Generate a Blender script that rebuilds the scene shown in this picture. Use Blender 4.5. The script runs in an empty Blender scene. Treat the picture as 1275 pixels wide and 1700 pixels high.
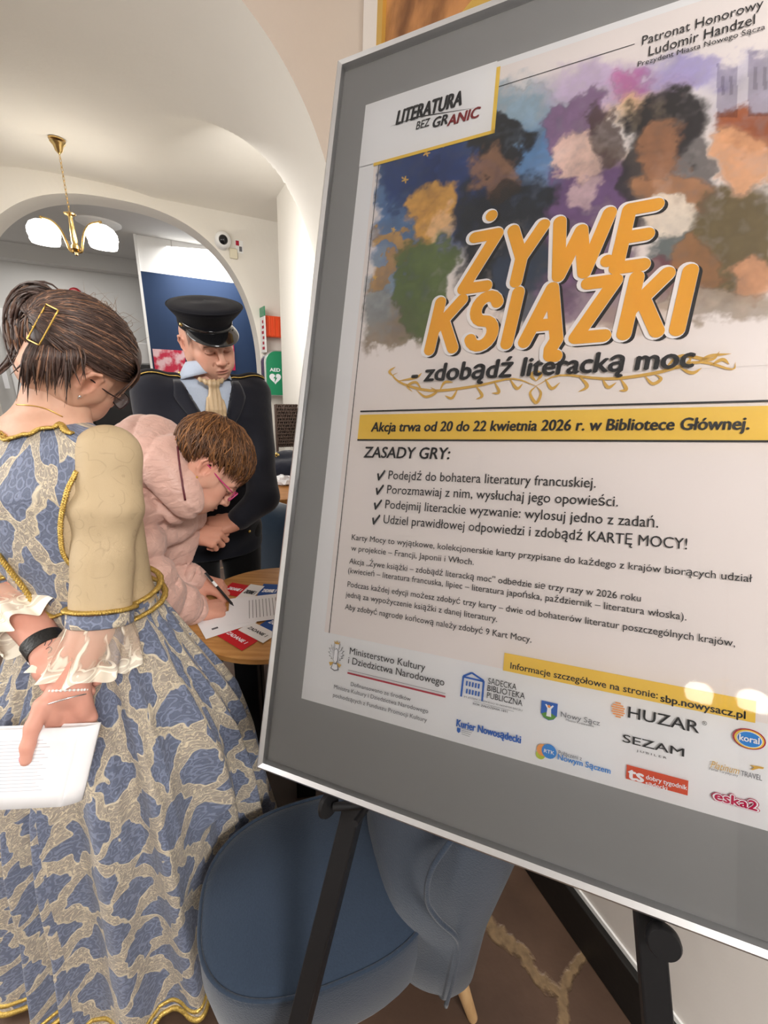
import bpy, math, random
import numpy as np
from mathutils import Vector, Matrix
random.seed(7); rng = np.random.default_rng(7)
SC = bpy.context.scene; COL = SC.collection
# ------------------------------------------------------------------ camera
FP = 680.0
_u = np.array([102, 1950, 680.]); _u /= np.linalg.norm(_u)
_f = np.array([0, 0, -1.]); _y = _f - _u * _f.dot(_u); _y /= np.linalg.norm(_y)
CM = np.array([np.cross(_y, _u), _y, _u])          # camera axes -> world axes
CAM = np.array([0, 0, 1.5])
cd = bpy.data.cameras.new('camera'); cam = bpy.data.objects.new('camera', cd); COL.objects.link(cam)
cd.sensor_fit = 'HORIZONTAL'; cd.sensor_width = 36.0; cd.lens = FP / 1275 * 36.0; cd.clip_start = 0.02
cam.matrix_world = Matrix([list(CM[i]) + [CAM[i]] for i in range(3)] + [[0, 0, 0, 1]])
SC.camera = cam
# ------------------------------------------------------------------ world, exposure
w = bpy.data.worlds.new('world'); SC.world = w; w.use_nodes = True
w.node_tree.nodes['Background'].inputs[0].default_value = (1.0, 0.96, 0.92, 1)
w.node_tree.nodes['Background'].inputs[1].default_value = 0.45
vs = SC.view_settings; vs.view_transform = 'Standard'; vs.look = 'None'; vs.exposure = 0.45; vs.gamma = 1.0; vs.use_curve_mapping = False
AX = np.array([-.45083621, .89260669, 0]); RX = np.array([.89260669, .45083621, 0])   # room axes: along, right
def RA(r, a, z): return RX * r + AX * a + np.array([0, 0, z])
def area(name, loc, target, size, power, color=(1, 1, 1), size_y=None):
    l = bpy.data.lights.new(name, 'AREA'); l.energy = power; l.color = color; l.size = size
    if size_y: l.shape = 'RECTANGLE'; l.size_y = size_y
    o = bpy.data.objects.new(name, l); COL.objects.link(o); o.location = loc
    o.rotation_euler = (Vector(target) - Vector(loc)).to_track_quat('-Z', 'Y').to_euler(); return o
area('left_fill_light', RA(-2.9, 1.35, 1.9), RA(.3, .5, 1.1), 1.3, 46, (1, .98, .96), 1.6)  # added fill from the left, no window known on that wall
area('ceiling_fill_light', RA(.25, -2.3, 3.3), RA(.25, .5, 1.3), .9, 120, (1, .96, .92))  # added behind the viewer to light the poster, not a known lamp
area('ceiling_fill_light', RA(-2.35, 1.75, 3.3), RA(-1.2, 1.2, 0), .7, 14, (1, .95, .88))  # added overhead fill, kept out of the glazing's reflection, not a known lamp
area('far_room_fill', RA(.5, 6.3, 2.6), RA(.6, 7.5, 1.2), .9, 14, (1, .98, .95))  # added area light for the room behind the arch
area('far_room_fill', RA(-1.6, 7.3, 2.7), RA(-1.6, 7.3, 0), 1.0, 22, (1, .98, .95))  # added to brighten the left part of the far room
area('bay_fill', RA(.2, 3.3, 2.1), RA(.95, 3.6, 1.9), .7, 14, (1, .98, .95))  # added in mid-air to brighten the bay's right side, no window there
# ------------------------------------------------------------------ pixel helpers (measuring the photograph)
def ray(px, py): return CM @ np.array([(px - 637.5) / FP, (850 - py) / FP, -1.])
def Pd(px, py, d): return CAM + ray(px, py) * d
def Pz(px, py, z):
    r = ray(px, py); return CAM + r * ((z - 1.5) / r[2])
def Pa(px, py, a):
    r = ray(px, py); return CAM + r * (a / r.dot(AX))
def proj(p):
    c = (np.asarray(p) - CAM) @ CM; return np.stack([637.5 + FP * c[..., 0] / -c[..., 2], 850 - FP * c[..., 1] / -c[..., 2]], -1)
def V(*a): return np.array(a, float)
def unit(v): v = np.asarray(v, float); return v / np.linalg.norm(v)
# ------------------------------------------------------------------ mesh builders: each returns (verts, faces)
def box(c, s, rot=None):
    v = np.array([[x, y, z] for x in (-.5, .5) for y in (-.5, .5) for z in (-.5, .5)]) * np.array(s)
    if rot is not None: v = v @ np.asarray(rot).T
    return v + np.array(c), [(0, 1, 3, 2), (4, 6, 7, 5), (0, 4, 5, 1), (2, 3, 7, 6), (0, 2, 6, 4), (1, 5, 7, 3)]
ROOM = np.array([RX, AX, [0, 0, 1]]).T                # rotation for boxes aligned with the room
def rbox(r0, r1, a0, a1, z0, z1): return box(RA((r0 + r1) / 2, (a0 + a1) / 2, (z0 + z1) / 2), (abs(r1 - r0), abs(a1 - a0), abs(z1 - z0)), ROOM)
def smooth_path(p, n):
    p = np.asarray(p, float)
    if len(p) < 3: 
        t = np.linspace(0, 1, n)[:, None]; return p[0] * (1 - t) + p[-1] * t
    m = np.zeros_like(p); m[1:-1] = (p[2:] - p[:-2]) / 2; m[0] = p[1] - p[0]; m[-1] = p[-1] - p[-2]
    out = []
    for t in np.linspace(0, len(p) - 1, n):
        i = min(int(t), len(p) - 2); s = t - i
        out.append((2*s**3-3*s*s+1)*p[i] + (s**3-2*s*s+s)*m[i] + (-2*s**3+3*s*s)*p[i+1] + (s**3-s*s)*m[i+1])
    return np.array(out)
def frames(p):
    p = np.asarray(p, float); t = np.gradient(p, axis=0); t /= np.linalg.norm(t, axis=1)[:, None] + 1e-12
    ref = V(0, 0, 1) if abs(t[0][2]) < .9 else V(1, 0, 0)
    N = []; n = unit(ref - t[0] * ref.dot(t[0]))
    for k in range(len(p)):
        n = unit(n - t[k] * n.dot(t[k])); N.append(n)
    N = np.array(N); return t, N, np.cross(t, N)
def tube(path, rad, n=8, smooth=0, closed=False, flat=1.0, cap=True):
    p = smooth_path(path, smooth) if smooth else np.asarray(path, float)
    k = len(p); rad = np.interp(np.linspace(0, 1, k), np.linspace(0, 1, len(np.atleast_1d(rad))), np.atleast_1d(rad)) if np.ndim(rad) else np.full(k, rad)
    t, N, B = frames(p); a = np.arange(n) * 2 * np.pi / n
    v = (p[:, None] + rad[:, None, None] * (np.cos(a)[None, :, None] * N[:, None] + flat * np.sin(a)[None, :, None] * B[:, None])).reshape(-1, 3)
    f = []
    for i in range(k if closed else k - 1):
        j = (i + 1) % k
        for q in range(n): f.append((i*n+q, i*n+(q+1) % n, j*n+(q+1) % n, j*n+q))
    if cap and not closed: f += [tuple(range(n))[::-1], tuple((k-1)*n + q for q in range(n))]
    return v, f
def lathe(prof, c, ax=(0, 0, 1), n=24, a0=0, a1=2*np.pi):
    ax = unit(ax); x = unit(np.cross(ax, V(1, 0, 0) if abs(ax[0]) < .9 else V(0, 1, 0))); y = np.cross(ax, x)
    full = abs(a1 - a0 - 2*np.pi) < 1e-6; m = n if full else n + 1
    a = np.linspace(a0, a1, m, endpoint=not full); prof = np.asarray(prof, float)
    v = (np.array(c) + prof[:, None, 1:2] * ax + prof[:, None, 0:1] * (np.cos(a)[None, :, None] * x + np.sin(a)[None, :, None] * y)).reshape(-1, 3)
    f = []
    for i in range(len(prof) - 1):
        for q in range(n if full else n): f.append((i*m+q, i*m+(q+1) % m, (i+1)*m+(q+1) % m, (i+1)*m+q))
    return v, f
def grid(P):                                          # P[i, j] points -> quads
    P = np.asarray(P, float); a, b = P.shape[:2]; i = np.arange(a*b).reshape(a, b)
    f = np.stack([i[:-1, :-1], i[1:, :-1], i[1:, 1:], i[:-1, 1:]], -1).reshape(-1, 4)
    return P.reshape(-1, 3), f.tolist()
def prism(pts, n, th):                                # polygon of 3D points, extruded by th along -n
    pts = np.asarray(pts, float); k = len(pts); v = np.concatenate([pts, pts - unit(n) * th])
    f = [tuple(range(k)), tuple(range(2*k-1, k-1, -1))] + [(i, i + k, (i+1) % k + k, (i+1) % k) for i in range(k)]
    return v, f
def ball(c, s, rot=None, n=20):
    s = np.ones(3) * s; t = np.linspace(0, np.pi, n // 2 + 1)
    v, f = lathe(np.stack([np.sin(t), -np.cos(t)], 1), (0, 0, 0), n=n); v = v * s
    if rot is not None: v = v @ np.asarray(rot).T
    return v + np.array(c), f
def join(*ms):
    vs_, fs, o = [], [], 0
    for v, f in ms:
        vs_.append(np.asarray(v, float)); fs += [tuple(i + o for i in q) for q in f]; o += len(v)
    return np.concatenate(vs_), fs
# ------------------------------------------------------------------ objects
def mesh_obj(name, m, mats, parent=None, origin=None, smooth=True, mi=None, bevel=0, solid=0, sub=0, pat=None, colr=None):
    v, f = m; v = np.asarray(v, float)
    if origin is not None: v = v - np.asarray(origin)
    me = bpy.data.meshes.new(name); me.from_pydata(v.tolist(), [], f)
    for x in (mats if isinstance(mats, (list, tuple)) else [mats]): me.materials.append(x)
    if mi is not None: me.polygons.foreach_set('material_index', np.asarray(mi, dtype=np.int32))
    if smooth is True: me.polygons.foreach_set('use_smooth', np.ones(len(me.polygons), bool))
    if pat is not None:
        at = me.attributes.new('pat', 'FLOAT_VECTOR', 'POINT'); at.data.foreach_set('vector', np.asarray(pat, np.float32).ravel())
    if colr is not None:
        at = me.attributes.new('ink', 'FLOAT_COLOR', 'POINT'); at.data.foreach_set('color', np.concatenate([colr, np.ones((len(colr), 1))], 1).astype(np.float32).ravel())
    me.update(); o = bpy.data.objects.new(name, me); COL.objects.link(o)
    if smooth == 'auto':
        me.polygons.foreach_set('use_smooth', np.ones(len(me.polygons), bool)); me.set_sharp_from_angle(angle=math.radians(38))
    if parent is not None: o.parent = parent
    if sub: md = o.modifiers.new('sub', 'SUBSURF'); md.levels = md.render_levels = sub
    if solid: md = o.modifiers.new('solid', 'SOLIDIFY'); md.thickness = solid; md.offset = 0
    if bevel: md = o.modifiers.new('bevel', 'BEVEL'); md.width = bevel; md.segments = 3; md.limit_method = 'ANGLE'
    return o
def tag(o, label, cat, group=None, kind=None):
    o['label'] = label; o['category'] = cat
    if group: o['group'] = group
    if kind: o['kind'] = kind
    return o
class Thing:
    def __init__(s, name, loc, label, cat, group=None):
        s.loc = np.array(loc, float); s.root = bpy.data.objects.new(name, None); COL.objects.link(s.root)
        s.root.location = s.loc; s.root.empty_display_size = .05; tag(s.root, label, cat, group)
    def part(s, name, m, mats, parent=None, label=None, **k):
        o = mesh_obj(name, m, mats, parent or s.root, s.loc, **k)
        if label: o['label'] = label
        return o
def single(name, m, mats, label, cat, group=None, origin=None, **k):
    c = np.asarray(m[0]); c = np.array([c[:, 0].mean(), c[:, 1].mean(), c[:, 2].min()]) if origin is None else np.array(origin)
    o = mesh_obj(name, m, mats, None, c, **k); o.location = c; return tag(o, label, cat, group)
def struct(name, m, mats, **k):
    o = mesh_obj(name, m, mats, **k); o['kind'] = 'structure'; o['label'] = name.replace('_', ' '); return o
def copy_tree(o, parent=None):
    c = o.copy(); COL.objects.link(c); c.parent = parent
    for ch in o.children: copy_tree(ch, c)
    return c
# ------------------------------------------------------------------ materials
def mat(name, col, rough=.5, metal=0, noise=0, nscale=20, bump=0, bscale=60, spec=.5, emit=None, estr=0, alpha=1, trans=0, ior=1.45, sheen=0, sss=0, coat=0, stretch=None):
    m = bpy.data.materials.new(name); m.use_nodes = True; nt = m.node_tree; b = nt.nodes['Principled BSDF']; L = nt.links.new
    c = tuple(col) + (1,); I = b.inputs
    I['Base Color'].default_value = c; I['Roughness'].default_value = rough; I['Metallic'].default_value = metal
    I['Specular IOR Level'].default_value = spec; I['Alpha'].default_value = alpha; I['Transmission Weight'].default_value = trans; I['IOR'].default_value = ior
    if sheen: I['Sheen Weight'].default_value = sheen; I['Sheen Roughness'].default_value = .4
    if sss: I['Subsurface Weight'].default_value = sss; I['Subsurface Radius'].default_value = (1, .35, .2); I['Subsurface Scale'].default_value = .008
    if coat: I['Coat Weight'].default_value = coat; I['Coat Roughness'].default_value = .05
    if emit: I['Emission Color'].default_value = tuple(emit) + (1,); I['Emission Strength'].default_value = estr
    if noise or bump:
        tc = nt.nodes.new('ShaderNodeTexCoord'); src = tc.outputs['Object']
        if stretch:
            mp = nt.nodes.new('ShaderNodeMapping'); L(src, mp.inputs[0]); mp.inputs['Scale'].default_value = stretch; src = mp.outputs[0]
    if noise:
        n = nt.nodes.new('ShaderNodeTexNoise'); n.inputs['Scale'].default_value = nscale; n.inputs['Detail'].default_value = 6; L(src, n.inputs['Vector'])
        mx = nt.nodes.new('ShaderNodeMix'); mx.data_type = 'RGBA'; L(n.outputs[0], mx.inputs[0])
        mx.inputs[6].default_value = tuple(np.clip(np.array(col) * (1 - noise), 0, 1)) + (1,); mx.inputs[7].default_value = tuple(np.clip(np.array(col) * (1 + noise), 0, 1)) + (1,)
        L(mx.outputs[2], I['Base Color'])
    if bump:
        n = nt.nodes.new('ShaderNodeTexNoise'); n.inputs['Scale'].default_value = bscale; n.inputs['Detail'].default_value = 4; L(src, n.inputs['Vector'])
        bp = nt.nodes.new('ShaderNodeBump'); bp.inputs['Strength'].default_value = bump; bp.inputs['Distance'].default_value = .01; L(n.outputs[0], bp.inputs['Height']); L(bp.outputs[0], I['Normal'])
    return m
def lin(r, g, b): 
    c = np.array([r, g, b]) / 255.; return tuple(np.where(c <= .04045, c / 12.92, ((c + .055) / 1.055) ** 2.4))
class NT:                                             # small helper for longer node materials
    def __init__(s, name, rough=.6, spec=.4, **k):
        s.m = mat(name, (.5, .5, .5), rough, spec=spec, **k); s.nt = s.m.node_tree; s.b = s.nt.nodes['Principled BSDF']
    def new(s, t, **k):
        n = s.nt.nodes.new('ShaderNode' + t)
        for a, b in k.items(): setattr(n, a, b)
        return n
    def put(s, sock, v):
        if isinstance(v, bpy.types.NodeSocket): s.nt.links.new(v, sock)
        else: sock.default_value = v
    def math(s, op, a, b=0.0, c=0.0):
        n = s.new('Math', operation=op); s.put(n.inputs[0], a); s.put(n.inputs[1], b); s.put(n.inputs[2], c); return n.outputs[0]
    def sstep(s, x, lo, hi):
        n = s.new('MapRange', interpolation_type='SMOOTHSTEP'); s.put(n.inputs[0], x); s.put(n.inputs[1], lo); s.put(n.inputs[2], hi); return n.outputs[0]
    def mix(s, f, a, b):
        n = s.new('Mix', data_type='RGBA'); s.put(n.inputs[0], f)
        s.put(n.inputs[6], a if isinstance(a, bpy.types.NodeSocket) else tuple(a) + (1,)); s.put(n.inputs[7], b if isinstance(b, bpy.types.NodeSocket) else tuple(b) + (1,)); return n.outputs[2]
    def noise(s, vec, scale, detail=4, rough=.5, out=0):
        n = s.new('TexNoise'); s.put(n.inputs['Vector'], vec); n.inputs['Scale'].default_value = scale; n.inputs['Detail'].default_value = detail; n.inputs['Roughness'].default_value = rough; return n.outputs[out]
    def voronoi(s, vec, scale, feature='F1', out=0, rnd=1.0):
        n = s.new('TexVoronoi', feature=feature); s.put(n.inputs['Vector'], vec); n.inputs['Scale'].default_value = scale; n.inputs['Randomness'].default_value = rnd; return n.outputs[out]
    def vadd(s, a, b, sc=1.0):
        n = s.new('VectorMath', operation='SCALE'); s.put(n.inputs[0], b); n.inputs['Scale'].default_value = sc
        q = s.new('VectorMath', operation='ADD'); s.put(q.inputs[0], a); s.put(q.inputs[1], n.outputs[0]); return q.outputs[0]
    def bump(s, h, strength=.5, dist=.003):
        n = s.new('Bump'); n.inputs['Strength'].default_value = strength; n.inputs['Distance'].default_value = dist; s.put(n.inputs['Height'], h); s.nt.links.new(n.outputs[0], s.b.inputs['Normal'])
    def color(s, c): s.put(s.b.inputs['Base Color'], c)
    def objc(s): return s.new('TexCoord').outputs['Object']
    def attr(s, n='pat'):
        a = s.new('Attribute'); a.attribute_name = n; return a.outputs['Vector']
M_PLASTER = mat('plaster', (.80, .765, .70), .85, noise=.03, nscale=3, bump=.12, bscale=25, spec=.2)
M_WHITE = mat('white_paint', (.86, .86, .85), .8, spec=.2)
M_BLACK = mat('black_metal', (.008, .008, .009), .42, spec=.35)
M_BLACKPAINT = mat('black_paint', (.01, .009, .008), .45, bump=.1, bscale=30)
M_GOLD = mat('gilt', (.75, .5, .12), .3, 1)
M_BRASS = mat('brass', (.72, .5, .2), .25, 1)
M_SILVER = mat('silver', (.75, .75, .76), .25, 1)
M_ALU = mat('aluminium', (.62, .62, .63), .33, 1)
M_PAPER = mat('white_paper', (.86, .86, .88), .7, spec=.2)
# ================================================================== the room
def floor_mat():
    t = NT('stone_floor', .42, .5); p = t.objc(); wv = t.vadd(p, t.noise(p, 2.2, 3, out=1), .22)
    e = t.voronoi(wv, 1.9, 'DISTANCE_TO_EDGE'); c = t.voronoi(wv, 1.9, 'F1', out=1)
    e = t.math('ADD', e, t.math('MULTIPLY', t.math('SUBTRACT', t.noise(p, 45, 5), .5), .05))
    st = t.mix(t.noise(p, 7, 6), lin(58, 42, 34), lin(108, 84, 68)); st = t.mix(t.math('MULTIPLY', c, .5), st, lin(70, 55, 48))
    g = t.sstep(e, .014, .034); gc = t.mix(t.noise(p, 60, 4), lin(84, 66, 50), lin(160, 134, 100))
    t.color(t.mix(g, gc, st)); t.bump(t.math('ADD', g, t.math('MULTIPLY', t.noise(p, 30, 5), .35)), .5, .006); return t.m
struct('floor', grid(np.array([[RA(r, a, 0) for a in np.linspace(-3, 9, 25)] for r in np.linspace(-3.6, 2, 12)])), floor_mat(), smooth=False)
FA0 = 5.3; RW = .875; AN = 2.17; AC = 4.51; AFAR = 5.3; CR0 = -.61; CW = 1.45
def zb(r): return 1.3 + 1.7 * np.clip(1 - np.abs((r - CR0) / CW) ** 3, 0, 1) ** (1/3)
def zt(a): return 1.3 + 1.7 * np.clip(1 - np.abs((a - AC) / 1.96) ** 3, 0, 1) ** (1/3)
s = np.linspace(-1, 1, 141); rr = CR0 + CW * np.sign(s) * (1 - (1 - np.abs(s)) ** 2.5)
aa = np.concatenate([np.linspace(AN, 2.548, 14), np.linspace(2.55, 2.75, 40), np.linspace(2.76, AFAR + .02, 90)])
rr2 = np.concatenate([rr, np.linspace(CR0 + CW + .002, 1.6, 12)])
P = np.array([[RA(r, a, max(zb(r) if r <= CR0 + CW else 1.3, zt(a))) for a in aa] for r in rr2])
struct('ceiling', grid(P), M_PLASTER, smooth='auto')
# wall with the near arch: face at a = AN
ring = [(r, zb(r)) for r in rr]
P = np.array([[RA(r, AN, z), RA(r, AN, 3.4)] for r, z in ring]); Q = np.array([[RA(CR0 + CW, AN, z), RA(RW, AN, z)] for z in (0, 1.3, 3.4)])
Q2 = np.array([[RA(-3.4, AN, z), RA(CR0 - CW, AN, z)] for z in (0, 1.3, 3.4)])
M_FACE = mat('shaded_beige_plaster', (.54, .465, .40), .85, noise=.03, nscale=4, bump=.1, bscale=25, spec=.2)  # beige plaster, its colour lowered to carry the shade on this face
struct('wall_arch', join(grid(P), grid(Q), grid(Q2)), M_FACE, smooth=False)
struct('wall_pier', rbox(CR0 + CW, 1.25, AN + .003, 2.55, 0, 1.9), M_PLASTER, smooth=False)
struct('wall_right', rbox(RW, RW + .15, -2.6, AN, 0, 3.4), mat('wall_paint', (.74, .70, .66), .8, noise=.03, nscale=3, bump=.15, bscale=22, spec=.3), smooth=False)
struct('baseboard_right', rbox(RW - .022, RW - .0005, -2.6, AN - .002, 0, .14), M_BLACKPAINT, smooth=False, bevel=.004)
struct('trim_1', rbox(RW - .006, RW - .0005, -2.6, AN - .002, .141, .155), M_WHITE, smooth=False)  # thin white strip along the wall just above the baseboard
struct('wall_bay', rbox(1.05, 1.25, 2.548, 4.70, 0, 3.02), M_PLASTER, smooth=False)
struct('wall_recess', rbox(1.5, 1.6, 4.70, FA0, 0, 3.02), M_PLASTER, smooth=False)
# front room: left wall, back wall with a dark bookcase, ceiling
struct('wall_left', rbox(-3.2, -3.05, -5, AN, 0, 3.4), M_WHITE, smooth=False)
struct('wall_front', rbox(-3.2, 1.0, -5.15, -5, 0, 3.4), M_WHITE, smooth=False)
struct('wall_right_front', rbox(RW, RW + .15, -5, -2.6, 0, 3.4), M_WHITE, smooth=False)
struct('ceiling_front_room', rbox(-3.2, 1.0, -5.15, AN + .02, 3.4, 3.5), M_WHITE, smooth=False)
# far arch
FA, FB = 5.3, 5.62
def zf(r): return 1.3 + 1.59 * np.clip(1 - np.abs((r + .35) / 1.29) ** 2.5, 0, 1) ** (1/2.5)
s = np.linspace(-1, 1, 81); fr = -.35 + 1.29 * np.sign(s) * (1 - (1 - np.abs(s)) ** 2.2)
ms = [grid(np.array([[RA(r, q, zf(r)), RA(r, q, 3.2)] for r in fr])) for q in (FA, FB)]
ms.append(grid(np.array([[RA(r, FA, zf(r)), RA(r, FB, zf(r))] for r in fr])))
for lo, hi in ((-2.3, -1.64), (.94, 1.6)): ms.append(rbox(lo, hi, FA, FB, 0, 3.2))
struct('wall_far_arch', join(*ms), M_PLASTER, smooth='auto')
# the room behind the arch
M_GREYW = mat('grey_plaster', (.60, .59, .57), .85, noise=.03, nscale=3, spec=.2)
struct('ceiling_far_room', rbox(-5.5, 2.2, FB, 9, 2.9, 3.0), M_GREYW, smooth=False)
struct('wall_back', rbox(-5.5, 2.2, 8.5, 8.65, 0, 2.9), M_GREYW, smooth=False)
struct('trim_2', rbox(-5.5, .2, 8.2, 8.5, 2.7, 2.9), M_GREYW, smooth=False)
bl = [Pa(x, y, 6.6) for x, y in ((232, 450), (252, 640))]
r_l = bl[0] @ RX; z_t = bl[0][2]
M_NAVY = mat('navy_paint', lin(34, 54, 86), .6, noise=.05, nscale=2, spec=.3)
struct('wall_partition', rbox(r_l, 2.2, 6.6, 6.72, z_t, 2.9), M_WHITE, smooth=False)
struct('wall_blue', rbox(r_l + .01, 2.2, 6.585, 6.72, 0, z_t), M_NAVY, smooth=False)
struct('trim_3', rbox(r_l - .02, r_l + .01, 6.575, 6.72, 0, 2.9), M_WHITE, smooth=False)
for k, x in enumerate((283, 346)):
    r = Pa(x, 400, 6.6) @ RX; struct('trim_%d' % (k + 4), rbox(r, r + .012, 6.592, 6.6, z_t, 2.9), M_GREYW, smooth=False)
# ================================================================== framed poster on its easel
hc = unit([1662, -125, 680.]); uc = V(.1, .995, -.06); uc = unit(uc - hc * uc.dot(hc))
PH, PU = CM @ hc, CM @ uc; PN = np.cross(PH, PU)
PO = Pd(432, 1270, .70)
def UVp(px, py, off=0.0):                             # photograph measure -> (u, v) on the poster plane
    r = ray(px, py); t = (PO + PN * off - CAM).dot(PN) / r.dot(PN); p = CAM + r * t - PO; return np.array([p.dot(PH), p.dot(PU)])
def PP(u, v, off=0.0): return PO + PH * u + PU * v + PN * off
US = 2 * UVp(890, 650)[0]; U1 = US - .022; V1 = UVp(578, 105)[1]
UM = UVp(505, 1100)[0]; VB = UVp(497, 1160)[1]; VT = UVp(614, 170)[1]   # paper margin, bottom, top
TX = {}
def text2d(s, off=0.0, shear=0.0):
    k = (s, off, shear)
    if k not in TX:
        c = bpy.data.curves.new('t', 'FONT'); c.body = s; c.offset = off; c.shear = shear; c.resolution_u = 3
        o = bpy.data.objects.new('t', c); COL.objects.link(o); dg = bpy.context.evaluated_depsgraph_get(); dg.update()
        m = o.evaluated_get(dg).to_mesh(); v = np.array([x.co[:2] for x in m.vertices]); f = [tuple(p.vertices) for p in m.polygons]
        o.evaluated_get(dg).to_mesh_clear(); bpy.data.objects.remove(o); bpy.data.curves.remove(c); TX[k] = (v, f)
    return TX[k]
class Print:                                          # flat inks on one sheet: polygons with a material each
    def __init__(s, place): s.v, s.f, s.mi, s.mats, s.n, s.place = [], [], [], [], 0, place
    def ink(s, m):
        if m not in s.mats: s.mats.append(m)
        return s.mats.index(m)
    def add(s, uv, faces, m, lay):
        uv = np.asarray(uv, float); s.v.append(np.array([s.place(u, v, lay) for u, v in uv])); k = s.ink(m)
        for q in faces: s.f.append(tuple(i + s.n for i in q)); s.mi.append(k)
        s.n += len(uv)
    def poly(s, uv, m, lay): s.add(uv, [tuple(range(len(uv)))], m, lay)
    def text(s, st, p0, ulen, cap, m, lay, bold=0.0, shear=0.0, rot=0.0):
        v, f = text2d(st, 0.0, shear)
        if not len(v): return
        x0, x1 = v[:, 0].min(), v[:, 0].max(); H = text2d('H')[0]; ch = H[:, 1].max(); kx, ky = ulen / (x1 - x0), cap / ch
        q0 = np.stack([(v[:, 0] - x0) * kx, v[:, 1] * ky], 1) + p0; b = bold * ky
        sh = [(0, 0)] if bold < .006 else [(-b, 0), (b, 0), (0, b * .6), (0, -b * .6)] + ([(b * .8 * math.cos(t), b * .8 * math.sin(t)) for t in np.arange(8) * .785 + .39] if bold > .05 else [])
        for k, d in enumerate(sh): s.add(q0 + np.array(d), f, m, lay + k * .06)
    def build(s, name, parent_thing, label=None, parent=None):
        return parent_thing.part(name, (np.concatenate(s.v), s.f), s.mats, parent, label, mi=s.mi, smooth=False)
def ink(n, rgb, rough=.6): return mat('ink_' + n, lin(*rgb), rough, spec=.3)
I_BLK = ink('black', (26, 26, 30)); I_YEL = ink('yellow', (240, 200, 80)); I_ORA = ink('orange', (238, 172, 52)); I_WHT = ink('white', (245, 245, 250))
I_GRY = ink('grey', (110, 110, 115)); I_RED = ink('dark_red', (130, 30, 38)); I_CRM = ink('crimson', (178, 32, 58)); I_BLU = ink('blue', (40, 100, 190)); I_SKY = ink('sky_blue', (60, 140, 220))
I_PAN = ink('pale_rose', (237, 229, 227)); I_GLD = ink('gold', (214, 170, 80)); I_GRN = ink('green', (90, 150, 60)); I_TS = ink('vermilion', (215, 78, 45)); I_MAG = ink('magenta', (190, 20, 75)); I_LIM = ink('lime', (190, 205, 70)); I_TAN = ink('peach', (242, 160, 90))
PT = Thing('framed_poster', PP(U1 / 2, 0), 'large grey-matted framed event poster with yellow title leaning on the black easel', 'poster')
# frame: four mitred aluminium rails round the outside
FW, FD = .0105, .022
def rail(a, b, ca, cb, inward):
    pr = [(0, 0), (0, FD), (.35, FD + .003), (1, FD), (1, 0)]
    P = []
    for k, (c0, c1) in enumerate(((a, ca), (b, cb))): P.append([PP(*(c0 * (1 - t) + c1 * t), off=z - FD + .009) for t, z in pr])
    v, f = grid(np.array(P)); return v, f + [(0, 1, 2, 3, 4), (9, 8, 7, 6, 5)]
o4 = [V(0, 0), V(U1, 0), V(U1, V1), V(0, V1)]; i4 = [V(FW, FW), V(U1 - FW, FW), V(U1 - FW, V1 - FW), V(FW, V1 - FW)]
PT.part('frame', join(*[rail(o4[k], o4[(k+1) % 4], i4[k], i4[(k+1) % 4], 0) for k in range(4)]), M_ALU, smooth='auto', label='thin silver aluminium frame')
def rect(u0, v0, u1, v1): return [(u0, v0), (u1, v0), (u1, v1), (u0, v1)]
M_MAT = mat('grey_board', lin(148, 148, 148), .55, noise=.02, nscale=4, spec=.3)
PT.part('mat_board', prism([PP(u, v, -.004) for u, v in rect(.006, .006, U1 - .006, V1 - .006)], PN, .008), M_MAT, smooth=False, label='plain grey mat board')
PR = Print(lambda u, v, l: PP(u, v, -.0035 + l * .00045))
PR.poly(rect(UM, VB, US - UM, VT), M_PAPER, 0)
vpl = lambda px, py: UVp(px, py)
pu0 = UVp(537, 1050)[0]; pv0 = UVp(529, 1048)[1]; pv1 = UVp(626, 238)[1]; ptop = VT - .012
PR.poly(rect(pu0, pv0, US - pu0, ptop), I_PAN, 1)
lw = .0012; lu = UVp(556, 950)[0]
# ---- illustration: abstract watercolour washes in the colours of the poster's picture
def fbm(x, y, seed, oct=5):
    r = np.random.default_rng(seed); out = np.zeros_like(x); amp = 1.; tot = 0
    for o in range(oct):
        n = 64; g = r.random((n, n)); xi = np.floor(x).astype(int); yi = np.floor(y).astype(int); fx = x - xi; fy = y - yi
        fx = fx*fx*(3-2*fx); fy = fy*fy*(3-2*fy); G = lambda a, b: g[a % n, b % n]
        out += amp * ((G(xi, yi)*(1-fx)+G(xi+1, yi)*fx)*(1-fy) + (G(xi, yi+1)*(1-fx)+G(xi+1, yi+1)*fx)*fy); tot += amp; amp *= .55; x = x * 2.03 + 7.1; y = y * 2.03 + 3.3
    return out / tot
iu0, iu1 = UVp(594, 560)[0], US - UVp(594, 560)[0]; iv0 = UVp(600, 640)[1]; iv1 = UVp(835, 120)[1]
uM = min(iu1, UVp(1330, 300)[0])
gu, gv = np.meshgrid(np.linspace(iu0, uM, 480), np.linspace(iv0, iv1, 400), indexing='ij')
G3 = PO + gu[..., None] * PH + gv[..., None] * PU - PN * .0035 + PN * .0009
xy = proj(G3); X, Y = xy[..., 0], xy[..., 1]
nx = (fbm(gu*30, gv*30, 1) - .5); ny = (fbm(gu*30, gv*30, 2) - .5); nf = fbm(gu*70, gv*70, 3) - .5
Xw, Yw = X + nx * 70 + nf * 14, Y + ny * 70 + nf * 14
Cc = np.array(lin(237, 229, 227)) * np.ones(X.shape + (3,))
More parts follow.
